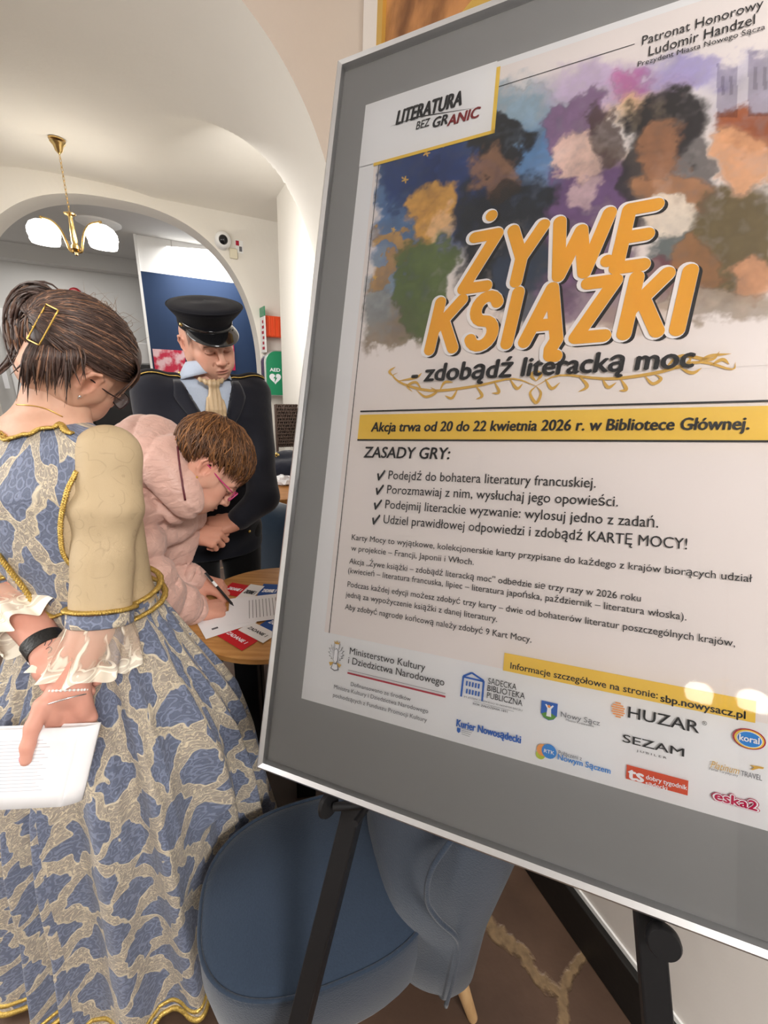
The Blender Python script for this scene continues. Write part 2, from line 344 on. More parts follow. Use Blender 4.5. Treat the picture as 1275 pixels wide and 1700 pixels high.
def wash(cx, cy, rx, ry, rgb, soft=.5, op=1., ang=0., sq=2.):
    global Cc
    c, s_ = math.cos(math.radians(ang)), math.sin(math.radians(ang)); dx, dy = Xw - cx, Yw - cy
    d = (np.abs((dx*c + dy*s_) / rx) ** sq + np.abs((-dx*s_ + dy*c) / ry) ** sq) ** (1/sq)
    m = np.clip((1 - d) / soft + .5, 0, 1); m = m*m*(3-2*m) * op * np.clip(1 + nf * .5, 0, 1.2).clip(0, 1)
    rim = np.exp(-((d - .97) / .05) ** 2) * .18 * (op > .8)
    col = np.array(lin(*rgb)) * (1 + .55 * nf + .5 * nx)[..., None].clip(.3, 1.8)
    Cc = Cc * (1 - m[..., None]) + col * m[..., None]; Cc = Cc * (1 - rim[..., None])
for a in [(730, 310, 130, 115, (54, 84, 138), .5, 1), (660, 400, 62, 150, (96, 128, 170), .6, .9), (860, 210, 80, 75, (140, 170, 190), .7, .9), (900, 290, 70, 80, (90, 135, 185), .7, .9), (700, 290, 75, 60, (36, 58, 112), .6, .9), (770, 300, 60, 75, (44, 66, 118), .6, .9),
          (1000, 150, 90, 50, (190, 170, 205), .8, .8), (1055, 145, 36, 26, (190, 110, 165), .8, .9), (1085, 165, 70, 32, (238, 205, 150), .8, .85, -25), (1160, 110, 90, 40, (150, 140, 205), .8, .75, -15), (1260, 170, 80, 90, (205, 200, 212), .6, .8), (1010, 300, 60, 60, (220, 190, 160), .8, .7),
          (640, 540, 70, 55, (150, 130, 108), .5, .9), (615, 480, 40, 60, (150, 165, 175), .7, .6)]: wash(*a)
for a in [(665, 395, 62, 14, (196, 152, 84), .4, .9, 8), (640, 450, 60, 12, (186, 142, 80), .4, .85, -48), (706, 470, 48, 92, (96, 112, 70), .3, 1, 4, 3), (722, 350, 44, 44, (208, 160, 88), .35, 1), (738, 372, 28, 30, (228, 192, 150), .5, .7),
          (850, 395, 88, 100, (38, 44, 54), .3, 1, 0, 3), (830, 240, 44, 42, (42, 44, 50), .3, 1, -15), (822, 288, 34, 38, (150, 112, 88), .5, .85), (830, 322, 28, 26, (52, 46, 44), .4, .9), (880, 470, 60, 80, (52, 66, 88), .4, .9, 0, 3),
          (985, 370, 70, 110, (112, 84, 128), .35, 1, 0, 3), (955, 200, 66, 40, (136, 108, 142), .3, 1, -28), (1000, 225, 34, 46, (82, 62, 58), .4, .9), (952, 262, 30, 34, (230, 198, 184), .4, .9), (965, 325, 26, 34, (214, 186, 190), .5, .8), (975, 500, 80, 60, (126, 96, 128), .4, .8),
          (1110, 200, 70, 62, (46, 42, 44), .3, 1), (1060, 300, 36, 70, (48, 44, 48), .4, .95), (1150, 280, 36, 80, (46, 42, 46), .4, .8), (1095, 245, 38, 48, (158, 112, 82), .4, .95), (1120, 320, 62, 36, (172, 124, 88), .4, .9), (1120, 365, 48, 32, (226, 214, 200), .35, .95), (1130, 425, 50, 36, (74, 90, 92), .4, .9), (1110, 470, 70, 34, (112, 60, 72), .4, .85),
          (1225, 400, 70, 95, (106, 92, 62), .3, 1, 0, 3), (1245, 210, 52, 44, (164, 92, 56), .3, 1), (1235, 262, 48, 50, (214, 162, 122), .4, .95), (1165, 440, 40, 40, (146, 104, 68), .4, .9), (1255, 465, 40, 34, (206, 152, 116), .4, .85), (1200, 510, 100, 36, (164, 148, 132), .4, .9), (1050, 530, 70, 40, (170, 150, 134), .6, .6)]: wash(*a)
# faint twin towers, small gold stars
for tx, ty, tw, th_ in ((1207, 150, 17, 45), (1262, 138, 20, 55)):
    m = ((np.abs(X - tx) < tw) & (np.abs(Y - ty) < th_)); Cc[m] = Cc[m] * np.array([.62, .6, .68]); m2 = (np.abs(np.abs(X - tx) - tw*.4) < tw*.16) & (np.abs(Y - ty + 8) < th_*.35); Cc[m2] = Cc[m2] * .7
for sx, sy, sr in ((708, 254, 6), (672, 298, 6), (653, 381, 4), (622, 460, 4), (736, 243, 2), (690, 325, 2)):
    an = np.arctan2(Y - sy, X - sx); d = np.hypot(X - sx, Y - sy); m = d < sr * (.65 + .4 * np.cos(5 * an)); Cc[m] = np.array(lin(226, 180, 90))
eb = 592 - (X - 640) * .10 + nx * 90 + nf * 30; et = 236 - np.clip((X - 640) * .62, 0, 150) + nx * 60 + nf * 30
el = 606 + (470 - Y) * .08 + nx * 40 + nf * 16
al = np.clip((eb - Y) / 14, 0, 1) * np.clip((Y - et) / 14, 0, 1) * np.clip((X - el) / 12, 0, 1)
Cc = Cc * al[..., None] + np.array(lin(237, 229, 227)) * (1 - al[..., None])
t = NT('watercolour', .6, .3); a_ = t.new('Attribute'); a_.attribute_name = 'ink'; t.color(a_.outputs['Color']); M_ART = t.m
_, gf = grid(G3)
PT_sheet_art = (G3.reshape(-1, 3), gf)
# ---- lines and boxes
def seg(a, b, wd, m, lay):
    a, b = np.array(a), np.array(b); d = unit(b - a); n = V(-d[1], d[0]) * wd / 2; PR.poly([a + n, b + n, b - n, a - n][::-1], m, lay)
bx = UVp(815, 215); bt = UVp(820, 115)
PR.poly(rect(UM, bx[1], bx[0], VT), M_PAPER, 3)
PR.poly(rect(pu0 - .001, bx[1] - .006, bx[0] + .006, bx[1]), I_YEL, 4); PR.poly(rect(bx[0], bx[1] - .006, bx[0] + .006, VT - .012), I_YEL, 4)
seg((lu, pv0), (lu, bx[1] - .006), lw, I_BLK, 3); seg((US - lu, UVp(1272, 1208)[1]), (US - lu, ptop - .02), lw, I_BLK, 3)
lt = UVp(940, 106)[1]; seg((bx[0] + .006, lt), (UVp(1054, 71)[0], lt), lw, I_BLK, 3)
yu = UVp(595, 705)[0]; y0 = UVp(594, 729)[1]; y1 = UVp(596, 688)[1]
PR.poly(rect(yu, y0, US - yu, y1), I_YEL, 3)
for q in (y0 - .001, UVp(599, 682.5)[1]): PR.poly(rect(yu, q - .0012, US - yu, q + .0014), I_BLK, 4)
q0, q1 = UVp(835, 1113.5), UVp(1256.5, 1166); PR.poly(rect(q0[0], q0[1], q1[0], UVp(837, 1084)[1]), I_YEL, 4)
def T(s, x0, y0, x1, cap, m=I_BLK, bold=0., shear=0., lay=5, pr=None, PRN=None):
    a = UVp(x0, y0); b = UVp(x1, y0 + (722 - y0) / (-1025 - x0) * (x1 - x0)); c = UVp(x0 - cap * .1, y0 - cap)
    (PRN or PR).text(s, a, b[0] - a[0], c[1] - a[1], m, lay, bold, shear)
T('Patronat Honorowy', 1066, 73, 1268, 14); T('Ludomir Handzel', 1077, 91, 1254, 15); T('Prezydent Miasta Nowego Sącza', 1059, 109, 1271, 8)
T('LITERATURA', 657, 206, 765, 21, bold=.035, shear=.2); T('BEZ', 690, 214, 713, 12, bold=.01, shear=.15); T('GR', 718, 211, 742, 15, bold=.035, shear=.2); T('ANIC', 742, 208, 796, 15.5, I_RED, .035, .2)
a, b = UVp(646, 209), UVp(796, 176); PR.poly([a, (a[0] + .05, a[1] + .004), b, (a[0] + .05, a[1] + .0015)][::-1], I_BLK, 4)
# title: heavy rounded italic strokes, drawn three times (dark, white, orange)
def arcpts(cx, cy, rx, ry, a0, a1, n=12): return [(cx + rx * math.cos(math.radians(a)), cy + ry * math.sin(math.radians(a))) for a in np.linspace(a0, a1, n)]
GLY = {'Z': (.60, [[(.04, .9), (.56, .9), (.04, .1), (.58, .1)]]), 'Y': (.68, [[(.02, .9), (.34, .46), (.66, .9)], [(.34, .46), (.34, .1)]]), 'W': (1.0, [[(.02, .9), (.25, .1), (.5, .72), (.75, .1), (.98, .9)]]),
       'E': (.54, [[(.53, .9), (.05, .9), (.05, .1), (.53, .1)], [(.05, .51), (.48, .51)]]), 'K': (.62, [[(.05, .9), (.05, .1)], [(.58, .9), (.05, .42)], [(.24, .58), (.62, .1)]]), 'I': (.1, [[(.05, .9), (.05, .1)]]),
       'S': (.6, [arcpts(.3, .7, .24, .2, 25, 270, 14) + arcpts(.31, .3, .25, .2, 90, -155, 14)]), 'A': (.74, [[(.04, .1), (.37, .9), (.70, .1)], [(.16, .34), (.58, .34)]])}
GLY['Ż'] = (.60, GLY['Z'][1] + [[(.32, 1.2), (.321, 1.2)]]); GLY['Ą'] = (.74, GLY['A'][1] + [[(.70, .1), (.62, -.04), (.64, -.14), (.76, -.15)]])
def stroke_word(word, p0, ulen, cap, hw, m, lay, shear=.16, gap=.29, off=(0, 0)):
    tot = sum(GLY[c][0] for c in word) + gap * (len(word) - 1); sc = cap; kx = ulen / (tot * sc); x = 0
    for c in word:
        e_ = 0
        for st in GLY[c][1]:
            q = np.array([((x + px) * sc * kx + shear * py * sc, (py - .1) * sc * 1.14) for px, py in st]) + p0 + np.array(off)
            if len(q) > 8:
                d = np.gradient(q, axis=0); d /= np.linalg.norm(d, axis=1)[:, None]; n = np.stack([-d[:, 1], d[:, 0]], 1) * hw; k_ = len(q)
                PR.add(np.concatenate([q - n, q + n]), [(i, i + 1, i + 1 + k_, i + k_) for i in range(k_ - 1)], m, lay); ends = [q[0], q[-1]]
            else:
                for i in range(len(q) - 1):
                    d = q[i+1] - q[i]; d = d / (np.linalg.norm(d) + 1e-9); n = V(-d[1], d[0]) * hw; e_ += 1
                    if np.linalg.norm(q[i+1] - q[i]) > .002: PR.poly([q[i] - n, q[i+1] - n, q[i+1] + n, q[i] + n], m, lay + e_ * .09)
                ends = q
            for e in ends:
                e_ += 1; PR.poly([e + hw * V(math.cos(t_), math.sin(t_)) for t_ in np.linspace(0, 2*np.pi, 18, endpoint=False)], m, lay + e_ * .09)
        x += GLY[c][0] + gap
for wd, x0, yy, x1, cap in (('ŻYWE', 764, 480, 1084, 88), ('KSIĄŻKI', 708, 581, 1146, 83)):
    a = UVp(x0, yy); b = UVp(x1, yy + (722 - yy) / (-1025 - x0) * (x1 - x0)); c = UVp(x0 - cap * .1, yy - cap); cp = c[1] - a[1]
    for off, hw, m, l in (((.0026, -.0024), .0108, I_BLK, 3), ((-.0026, .0004), .0120, I_WHT, 4.4), ((0, 0), .0090, I_ORA, 5.8)): stroke_word(wd, a, b[0] - a[0] - .012, cp, hw, m, l, off=off)
T('- zdobądź literacką moc', 683, 634, 1152, 27, bold=.032, shear=.12, lay=8)
T('Akcja trwa od 20 do 22 kwietnia 2026 r. w Bibliotece Głównej.', 615.5, 716, 1244, 15, bold=.03, shear=.12)
T('ZASADY GRY:', 603, 759, 746, 17.5, bold=.02, shear=.12)
for s_, x, y, xe in (('Podejdź do bohatera literatury francuskiej.', 644, 795, 989), ('Porozmawiaj z nim, wysłuchaj jego opowieści.', 641.6, 819, 1026), ('Podejmij literackie wyzwanie: wylosuj jedno z zadań.', 638.6, 843.6, 1093), ('Udziel prawidłowej odpowiedzi i zdobądź KARTĘ MOCY!', 635.6, 868.5, 1141)):
    T(s_, x, y, xe, 14.2, bold=.003); T('✔', x - 19, y - .5, x - 6, 12)
for s_, x, y, xe in (('Karty Mocy to wyjątkowe, kolekcjonerskie karty przypisane do każdego z krajów biorących udział', 583, 896, 1249.5), ('w projekcie – Francji, Japonii i Włoch.', 582, 914, 786), ('Akcja „Żywe książki – zdobądź literacką moc” odbędzie się trzy razy w 2026 roku', 579, 935.5, 1064),
        ('(kwiecień – literatura francuska, lipiec – literatura japońska, październik – literatura włoska).', 577, 951, 1140), ('Podczas każdej edycji możesz zdobyć trzy karty – dwie od bohaterów literatur poszczególnych krajów,', 576, 974, 1221), ('jedną za wypożyczenie książki z danej literatury.', 573, 991, 825), ('Aby zdobyć nagrodę końcową należy zdobyć 9 Kart Mocy.', 571.7, 1011.5, 882)):
    T(s_, x, y, xe, 9.3, bold=.004)
T('Informacje szczegółowe na stronie:', 847, 1110, 1092, 10.5, bold=.012); T('sbp.nowysacz.pl', 1097, 1165, 1238, 12, bold=.025)
T('Ministerstwo Kultury', 579.6, 1086, 705, 11.5); T('i Dziedzictwa Narodowego', 577, 1101.5, 737, 11.5)
seg(UVp(577, 1112.7), UVp(739, 1152), .0006, I_GRY, 4); seg(UVp(576, 1117.5), UVp(739, 1157.5), .0026, I_CRM, 4)
T('Dofinansowano ze środków', 581.4, 1139, 681, 6.8, I_GRY, .004); T('Ministra Kultury i Dziedzictwa Narodowego', 553.6, 1143.4, 710, 6.8, I_GRY, .004); T('pochodzących z Funduszu Promocji Kultury', 552, 1157, 708, 6.8, I_GRY, .004)
def disc(px, py, r, m, lay, sx=1., n=24, ang=0): 
    c = UVp(px, py); k = (UVp(px, py - 10) - c)[1] / 10 * r
    PR.poly([c + k * V(sx * math.cos(a), math.sin(a)) for a in np.linspace(0, 2*np.pi, n, endpoint=False)], m, lay)
def shape(px, py, pts, m, lay):                       # pts in picture units round (px, py), y up
    c = UVp(px, py); k = (UVp(px, py - 10) - c)[1] / 10; PR.poly([c + k * V(*p) for p in pts], m, lay)
# crowned eagle emblem: outline wings, body, tail, gold crown and claws
for sg in (-1, 1):
    for i in range(6):
        a = math.radians(75 - i * 24); L = 20 - i * 1.3; p = [(sg * 3, 6 - i * 1.5), (sg * (3 + L * math.cos(a) * .55) , 6 - i*1.5 + L * math.sin(a) * .55 + 2), (sg * L * math.cos(a), L * math.sin(a) + 2), (sg * (2 + L * math.cos(a) * .6), 4 - i*1.5 + L * math.sin(a) * .5)]
        shape(557, 1088, p if sg < 0 else p[::-1], I_GRY, 4); c = [((x - sg * .4) * .9, y * .9 + .4) for x, y in p]; shape(557, 1088, c if sg < 0 else c[::-1], I_WHT, 5)
    shape(557, 1088, [(sg * 3, -12), (sg * 12, -14), (sg * 9, -20), (sg * 6, -17)][::sg], I_GLD, 5)
shape(557, 1088, [(-4, 8), (-5, -8), (0, -16), (5, -8), (4, 8), (0, 12)], I_GRY, 5); shape(557, 1088, [(-3, 8), (-4, -8), (0, -14), (4, -8), (3, 8), (0, 11)], I_WHT, 6)
shape(557, 1088, [(-5, -14), (-8, -24), (0, -27), (8, -24), (5, -14)], I_GRY, 4); shape(557, 1088, [(-4, -15), (-6, -23), (0, -25), (6, -23), (4, -15)], I_WHT, 5)
shape(557, 1088, [(-2, 12), (3, 11), (5, 15), (1, 19), (-3, 16)], I_WHT, 5); shape(557, 1088, [(-4, 19), (4, 19), (6, 24), (2, 21), (0, 25), (-2, 21), (-6, 24)], I_GLD, 6)
# library emblem: arched gable over rows of bars
for p, q in (((765, 1157), (769, 1123)), ((769, 1123), (783, 1117.5)), ((783, 1117.5), (803, 1131)), ((803, 1131), (800, 1165)), ((769, 1124), (803, 1132))): seg(UVp(*p), UVp(*q), .0026, I_BLU, 4)
for row in range(2):
    for i in range(5):
        x = 775 + i * 5; y = 1131 + row * 13 + i * 1.2; seg(UVp(x, y), UVp(x - 1, y + 8), .0022, I_BLU, 4)
T('SĄDECKA', 810, 1135.4, 857, 10); T('BIBLIOTEKA', 808.7, 1147, 871, 10); T('PUBLICZNA', 808, 1159, 867, 10)
T('IM. JÓZEFA SZUJSKIEGO W NOWYM SĄCZU', 770, 1158, 867, 2.6, I_GRY); seg(UVp(786, 1164.5), UVp(853, 1182), .0004, I_GRY, 4); T('ROK ZAŁOŻENIA 1891', 785, 1170, 842, 3.4)
T('Kurier Nowosądecki', 757.5, 1206, 864, 12, I_BLU, .035)
shape(761, 1213, [(-3, 4), (-3, -2), (0, -5), (3, -2), (3, 4)], I_BLU, 4)
for i in range(4): seg(UVp(766, 1210 + i * 3), UVp(785 - i * 2, 1214.6 + i * 3), .0005, I_GRY, 4)
# town shield with a small standing figure, green hill
shape(911.5, 1181, [(-13, 15), (-13, -6), (-8, -13), (0, -16), (8, -13), (13, -6), (13, 15)], I_BLU, 4); shape(911.5, 1181, [(-12, -7), (-8, -12), (0, -15), (8, -12), (12, -7), (4, -3), (0, -6), (-5, -3)], I_GRN, 5)
shape(911.5, 1181, [(-3, 4), (-4, -9), (4, -9), (3, 4), (7, 10), (5, 11), (0, 6), (-5, 11), (-7, 10)], I_WHT, 6); disc(911.5, 1173, 2.4, I_TAN, 7)
T('Nowy Sącz', 931, 1190, 996, 8.5, I_GRY); T('Miasto Królewskie', 939.6, 1197, 986, 3.6, I_GRY)
for i in range(7):
    wd = (4, 8, 10, 9, 10, 8, 4)[i]; shape(1026.5, 1168 + i * 3.8, [(-wd, 1.2), (-wd, -1.2), (wd, -1.2), (wd, 1.2)], I_TAN, 4)
T('HUZAR', 1043, 1191.5, 1161, 18.5, bold=.008); T('®', 1166, 1204, 1174, 7)
T('SEZAM', 1034, 1232, 1136, 13, bold=.008); T('J U B I L E R', 1057, 1248.4, 1107, 3.4)
disc(897, 1254, 7.5, I_LIM, 4); disc(901, 1246, 10, I_TAN, 5); disc(911.5, 1248, 12, I_SKY, 6); T('RTK', 903, 1249, 920, 6, I_WHT, .02, lay=7)
T('Połączeni z', 927, 1253, 966, 7, I_GRY); T('Nowym Sączem', 926, 1261.5, 1013.5, 9.5, I_SKY, .02)
q0, q1 = UVp(1039.5, 1293.8), UVp(1143.7, 1296); PR.poly(rect(q0[0], q0[1], q1[0], UVp(1042, 1270.6)[1]), I_TS, 4)
T('ts', 1043, 1293, 1068, 20, I_WHT, .045); T('dobry tygodnik', 1072.7, 1294, 1141, 7.5, I_WHT, .02); T('sądecki', 1072, 1304, 1108, 7.5, I_WHT, .02)
for k, (r, m) in enumerate(((1, I_CRM), (.9, I_YEL), (.78, I_WHT), (.72, I_SKY))): disc(1244.7, 1228, 17 * r, m, 4 + k, sx=1.35)
T('koral', 1227, 1228, 1260, 10.5, I_WHT, .03, lay=9)
T('Platinum', 1180, 1275, 1228, 12, I_GLD, 0, .35); T('TRAVEL', 1230.4, 1288.5, 1266, 9, I_GRY); T('Portal Turystyczny', 1178, 1278.5, 1226, 4, I_GRY)
shape(1256, 1276, [(-9, 2), (-2, 0), (-7, -5), (-4, -5), (4, 0), (10, 1), (11, 4), (6, 4), (-3, 3)], I_GLD, 4)
for bo, m, l in ((.16, I_MAG, 4), (.115, I_WHT, 5), (.035, I_MAG, 6)):
    ex = (bo - .035) * 14; T('eska2', 1187 - ex, 1328 - ex * .3, 1257 + ex, 15, m, bo, lay=l)
# gold scroll ornament under the title: two mirrored sprays
def spray(path, w0, m=I_GLD, lay=4):
    p = smooth_path([np.append(UVp(*q), 0) for q in path], 26)[:, :2]; d = np.gradient(p, axis=0); d /= np.linalg.norm(d, axis=1)[:, None]; n = np.stack([-d[:, 1], d[:, 0]], 1)
    wd = w0 * np.sin(np.linspace(.15, np.pi - .05, 26))[:, None]; L, R_ = p + n * wd, p - n * wd
    PR.add(np.concatenate([L, R_]), [(i + 26, i + 27, i + 1, i) for i in range(25)], m, lay)
for pth in ([(890, 640), (850, 628), (790, 640), (720, 648), (672, 638), (652, 624), (660, 618)], [(890, 640), (930, 622), (1010, 628), (1090, 618), (1160, 600), (1215, 612), (1222, 600)], [(890, 640), (880, 652), (890, 668), (898, 652), (890, 640)], [(700, 648), (690, 634), (676, 640), (684, 650)], [(760, 644), (750, 660), (738, 656)], [(820, 632), (828, 650), (816, 652)], [(1100, 616), (1130, 590), (1180, 596), (1196, 582)], [(1160, 600), (1180, 590), (1215, 586)], [(1030, 627), (1040, 645), (1028, 648)], [(960, 622), (975, 640), (960, 650)], [(1180, 606), (1200, 596), (1212, 604)], [(660, 632), (690, 626), (700, 618)], [(690, 646), (706, 658), (724, 650), (714, 642)], [(790, 640), (800, 656), (790, 662)], [(846, 628), (858, 644), (868, 636)], [(905, 628), (916, 644), (930, 634)], [(1000, 628), (1010, 642), (1024, 634)], [(1070, 622), (1084, 636), (1098, 628), (1088, 620)], [(1130, 610), (1150, 618), (1166, 610)], [(890, 632), (882, 622), (890, 612)], [(890, 632), (898, 622), (890, 612)], [(652, 624), (646, 616), (656, 608)], [(730, 647), (738, 634), (752, 634)], [(1120, 612), (1140, 604), (1150, 590)]): spray(pth, .0022)
SHEET = PR.build('poster_sheet', PT, 'white sheet printed with text, sponsors and a yellow title')
PT.part('illustration', PT_sheet_art, M_ART, SHEET, 'loose watercolour wash picture', colr=Cc.reshape(-1, 3))
# ---- glazing over the sheet
gm = mat('glazing', (1, 1, 1), .02, trans=1, ior=1.45); 
nt = gm.node_tree; out = nt.nodes['Material Output']; tr = nt.nodes.new('ShaderNodeBsdfTransparent'); gl = nt.nodes.new('ShaderNodeBsdfGlossy'); gl.inputs['Roughness'].default_value = .03; fr = nt.nodes.new('ShaderNodeFresnel'); fr.inputs[0].default_value = 1.5; mx = nt.nodes.new('ShaderNodeMixShader')
nt.links.new(fr.outputs[0], mx.inputs[0]); nt.links.new(tr.outputs[0], mx.inputs[1]); nt.links.new(gl.outputs[0], mx.inputs[2]); nt.links.new(mx.outputs[0], out.inputs['Surface'])
PT.part('glass', ([PP(u, v, .004) for u, v in rect(.008, .008, U1 - .008, V1 - .008)], [(0, 1, 2, 3)]), gm, smooth=False, label='clear reflective glazing')
# ---- the easel: three black square legs, ledge with two pegs and round knobs
def bar(a, b, wx, wy, side):
    a, b = np.array(a), np.array(b); d = unit(b - a); s_ = unit(side - d * np.dot(side, d)); n = np.cross(d, s_)
    return box((a + b) / 2, (wx, wy, np.linalg.norm(b - a)), np.array([s_, n, d]).T)
def behind(px, py, off): uv = UVp(px, py, off); return PP(uv[0], uv[1], off)
BO = -.045
l0, l1 = behind(630, 1330, BO), behind(520, 1700, BO); r0, r1 = behind(1093, 1500, BO), behind(1108, 1700, BO)
def ground(a, b): return a + (b - a) * (a[2] / (a[2] - b[2]))
lf, rf = ground(l0, l1), ground(r0, r1)
EA = Thing('easel', V((lf[0] + rf[0]) / 2, (lf[1] + rf[1]) / 2, 0), 'black metal tripod easel holding the large framed poster', 'easel')
apex = PP(U1 / 2, V1 * .93, BO - .015); midL = l0 + (l0 - l1) * .15
EA.part('leg', bar(lf, apex + PH * -.03 - PU * .0, .032, .032, PH), M_BLACK, smooth=False, bevel=.003)
EA.part('leg', bar(rf, apex + PH * .03, .032, .032, PH), M_BLACK, smooth=False, bevel=.003)
hz = unit(V(-PN[0], -PN[1], 0)); rear = V(apex[0], apex[1], 0) + hz * .12 - RX * .12
EA.part('leg', bar(rear, apex - PN * .04, .03, .03, PH), M_BLACK, smooth=False, bevel=.003)
EA.part('head', box(apex - PN * .015, (.1, .05, .09), np.array([PH, PN, PU]).T), M_BLACK, smooth=False, bevel=.006)
for (kx, ky), nm in (((545, 1336), 0), ((1097, 1549), 1)):
    K = behind(kx, ky, -.02); foot = behind(*((612, 1336) if nm == 0 else (1094, 1530)), BO + .012)
    if nm == 0:
        pg = EA.part('peg', join(tube([foot, K + PH * .01], .0065, 12), tube([foot - PN * .0, foot + PN * .05], .005, 10)), M_BLACK, smooth='auto')
        EA.part('knob', lathe([(0, -.004), (.019, -.004), (.021, 0), (.019, .004), (0, .004)], K, unit(PH + PN * .35), 28), M_BLACK, pg, smooth='auto')
    else:
        pg = EA.part('peg', tube([K - PN * .03, K + PN * .012], .006, 12), M_BLACK, smooth='auto')
        EA.part('knob', lathe([(0, -.008), (.0165, -.008), (.0185, -.004), (.0185, .003), (.0165, .006), (0, .006)], K + PN * .012, PN, 32), M_BLACK, pg, smooth='auto')
# ================================================================== furniture
def fabric(name, rgb, bumpy=.35, scale=420, rough=.9, sheen=.25, var=.12):
    t = NT(name, rough, .2); p = t.objc(); n = t.noise(p, scale, 3); c = np.array(lin(*rgb))
    t.color(t.mix(t.math('ADD', t.math('MULTIPLY', n, .6), t.math('MULTIPLY', t.noise(p, 9, 3), .4)), np.clip(c * (1 - 2.2*var), 0, 1), np.clip(c * (1 + 2.2*var), 0, 1))); t.bump(n, bumpy, .0015)
    t.b.inputs['Sheen Weight'].default_value = sheen; return t.m
M_ARM = fabric('blue_upholstery', (42, 54, 70), .6, 300); M_VEL = fabric('blue_velvet', (34, 54, 74), .15, 200, .7, .7)
def wood(name, a, b, sc=(1, 14, 14), rough=.4):
    t = NT(name, rough, .4); m = t.new('Mapping'); t.put(m.inputs[0], t.objc()); m.inputs['Scale'].default_value = sc
    n = t.noise(m.outputs[0], 3.5, 6, .6); t.color(t.mix(t.sstep(n, .3, .7), lin(*a), lin(*b))); t.bump(n, .08, .002); return t.m
M_OAK = wood('oak', (176, 122, 66), (204, 152, 92), (2, 22, 22)); M_BEECH = wood('beech', (196, 156, 108), (216, 180, 132), (10, 10, 1.5))
# ---- foreground armchair
CF, CS = unit(V(-.945, -.316, 0)), unit(V(-.316, .945, 0)); CO = V(-.08, .60, 0)
def CH(f_, s_, z): return CO + CF * f_ + CS * s_ + V(0, 0, z)
def superring(f0, f1, hw, z, n=56, p=2.6, grow=0.):
    c, h = (f0 + f1) / 2, (f1 - f0) / 2 + grow; a = np.linspace(0, 2*np.pi, n, endpoint=False)
    sg = lambda v: np.sign(v) * np.abs(v) ** (2 / p)
    return np.array([CH(c + h * sg(math.cos(t)), (hw + grow) * sg(math.sin(t)) * (1 + .0 * math.cos(t)), z) for t in a])
def loftc(rings):
    n = len(rings[0]); v = np.concatenate(rings); f = [(i*n+q, i*n+(q+1) % n, (i+1)*n+(q+1) % n, (i+1)*n+q) for i in range(len(rings)-1) for q in range(n)]
    return v, f + [tuple(range(n))[::-1], tuple((len(rings)-1)*n + q for q in range(n))]
AC_ = Thing('armchair', CO, 'dark blue fabric armchair with pale wooden legs in the foreground under the poster', 'armchair')
seat_r = [superring(-.24, .255, .165, .19, grow=-.035), superring(-.24, .26, .17, .2, grow=-.01), superring(-.24, .262, .172, .24), superring(-.24, .268, .176, .34, grow=.004), superring(-.24, .27, .178, .405), superring(-.24, .268, .178, .424, grow=-.002)]
dome = [superring(-.24, .268, .178, .430 + .022 * (1 - t ** 2.2), grow=-.006 - .17 * (1 - t)) for t in np.linspace(1, .05, 12)]
AC_.part('seat', loftc(seat_r + dome), M_ARM, smooth=True)
pip = superring(-.24, .268, .178, .428, grow=-.001, n=90); AC_.part('piping', tube(pip, .0042, 8, closed=True), M_ARM)
# wrapped back: outer rounded block with a bulging inner cushion
def backring(z, lean):
    w_ = .19 + .03 * np.interp(z, [.2, .45, .8], [0, .3, 1]); d = []
    for t in np.linspace(0, 2*np.pi, 64, endpoint=False):
        x, y = math.cos(t), math.sin(t); sg = lambda v, p: np.sign(v) * abs(v) ** (2/p)
        fx = sg(x, 3.2) * .105; sy = sg(y, 3.2) * w_
        if x > 0: fx += min(1, x * 2.5) * .02 * (1 - (sy / w_) ** 2) * (z > .42) - min(1, x * 2.5) * .055 * abs(sy / w_) ** 4 * np.interp(z, [.2, .43, .62, .8], [1, 1, .0, -.5])
        d.append(CH(-.225 + fx - lean, sy, z))
    return np.array(d)
zs_ = [.19, .2, .23, .32, .40, .44, .5, .56, .62, .68, .74, .785, .81, .82]
br = [backring(z, np.interp(z, [.2, .43, .82], [0, .0, .05])) for z in zs_]
for k, g in ((0, .8), (1, .93), (12, .9), (13, .72)):
    c = br[k].mean(0); br[k][:, :2] = c[:2] + (br[k][:, :2] - c[:2]) * g
AC_.part('backrest', loftc(br), M_ARM)
pp = [CH(-.222, -.189, .2), CH(-.226, -.1925, .32), CH(-.222, -.195, .43), CH(-.205, -.198, .485), CH(-.165, -.195, .55), CH(-.14, -.19, .61), CH(-.14, -.19, .69), CH(-.17, -.195, .77)]
AC_.part('piping', tube(pp, .005, 8, smooth=50), M_ARM)
for f_, s_ in ((-.27, -.13), (-.27, .13), (.17, -.11), (.17, .11)):
    AC_.part('leg', tube([CH(f_ * 1.22, s_ * 1.25, 0), CH(f_, s_, .205)], [.0125, .019], 18), M_BEECH, smooth='auto', label='tapered pale wooden leg')
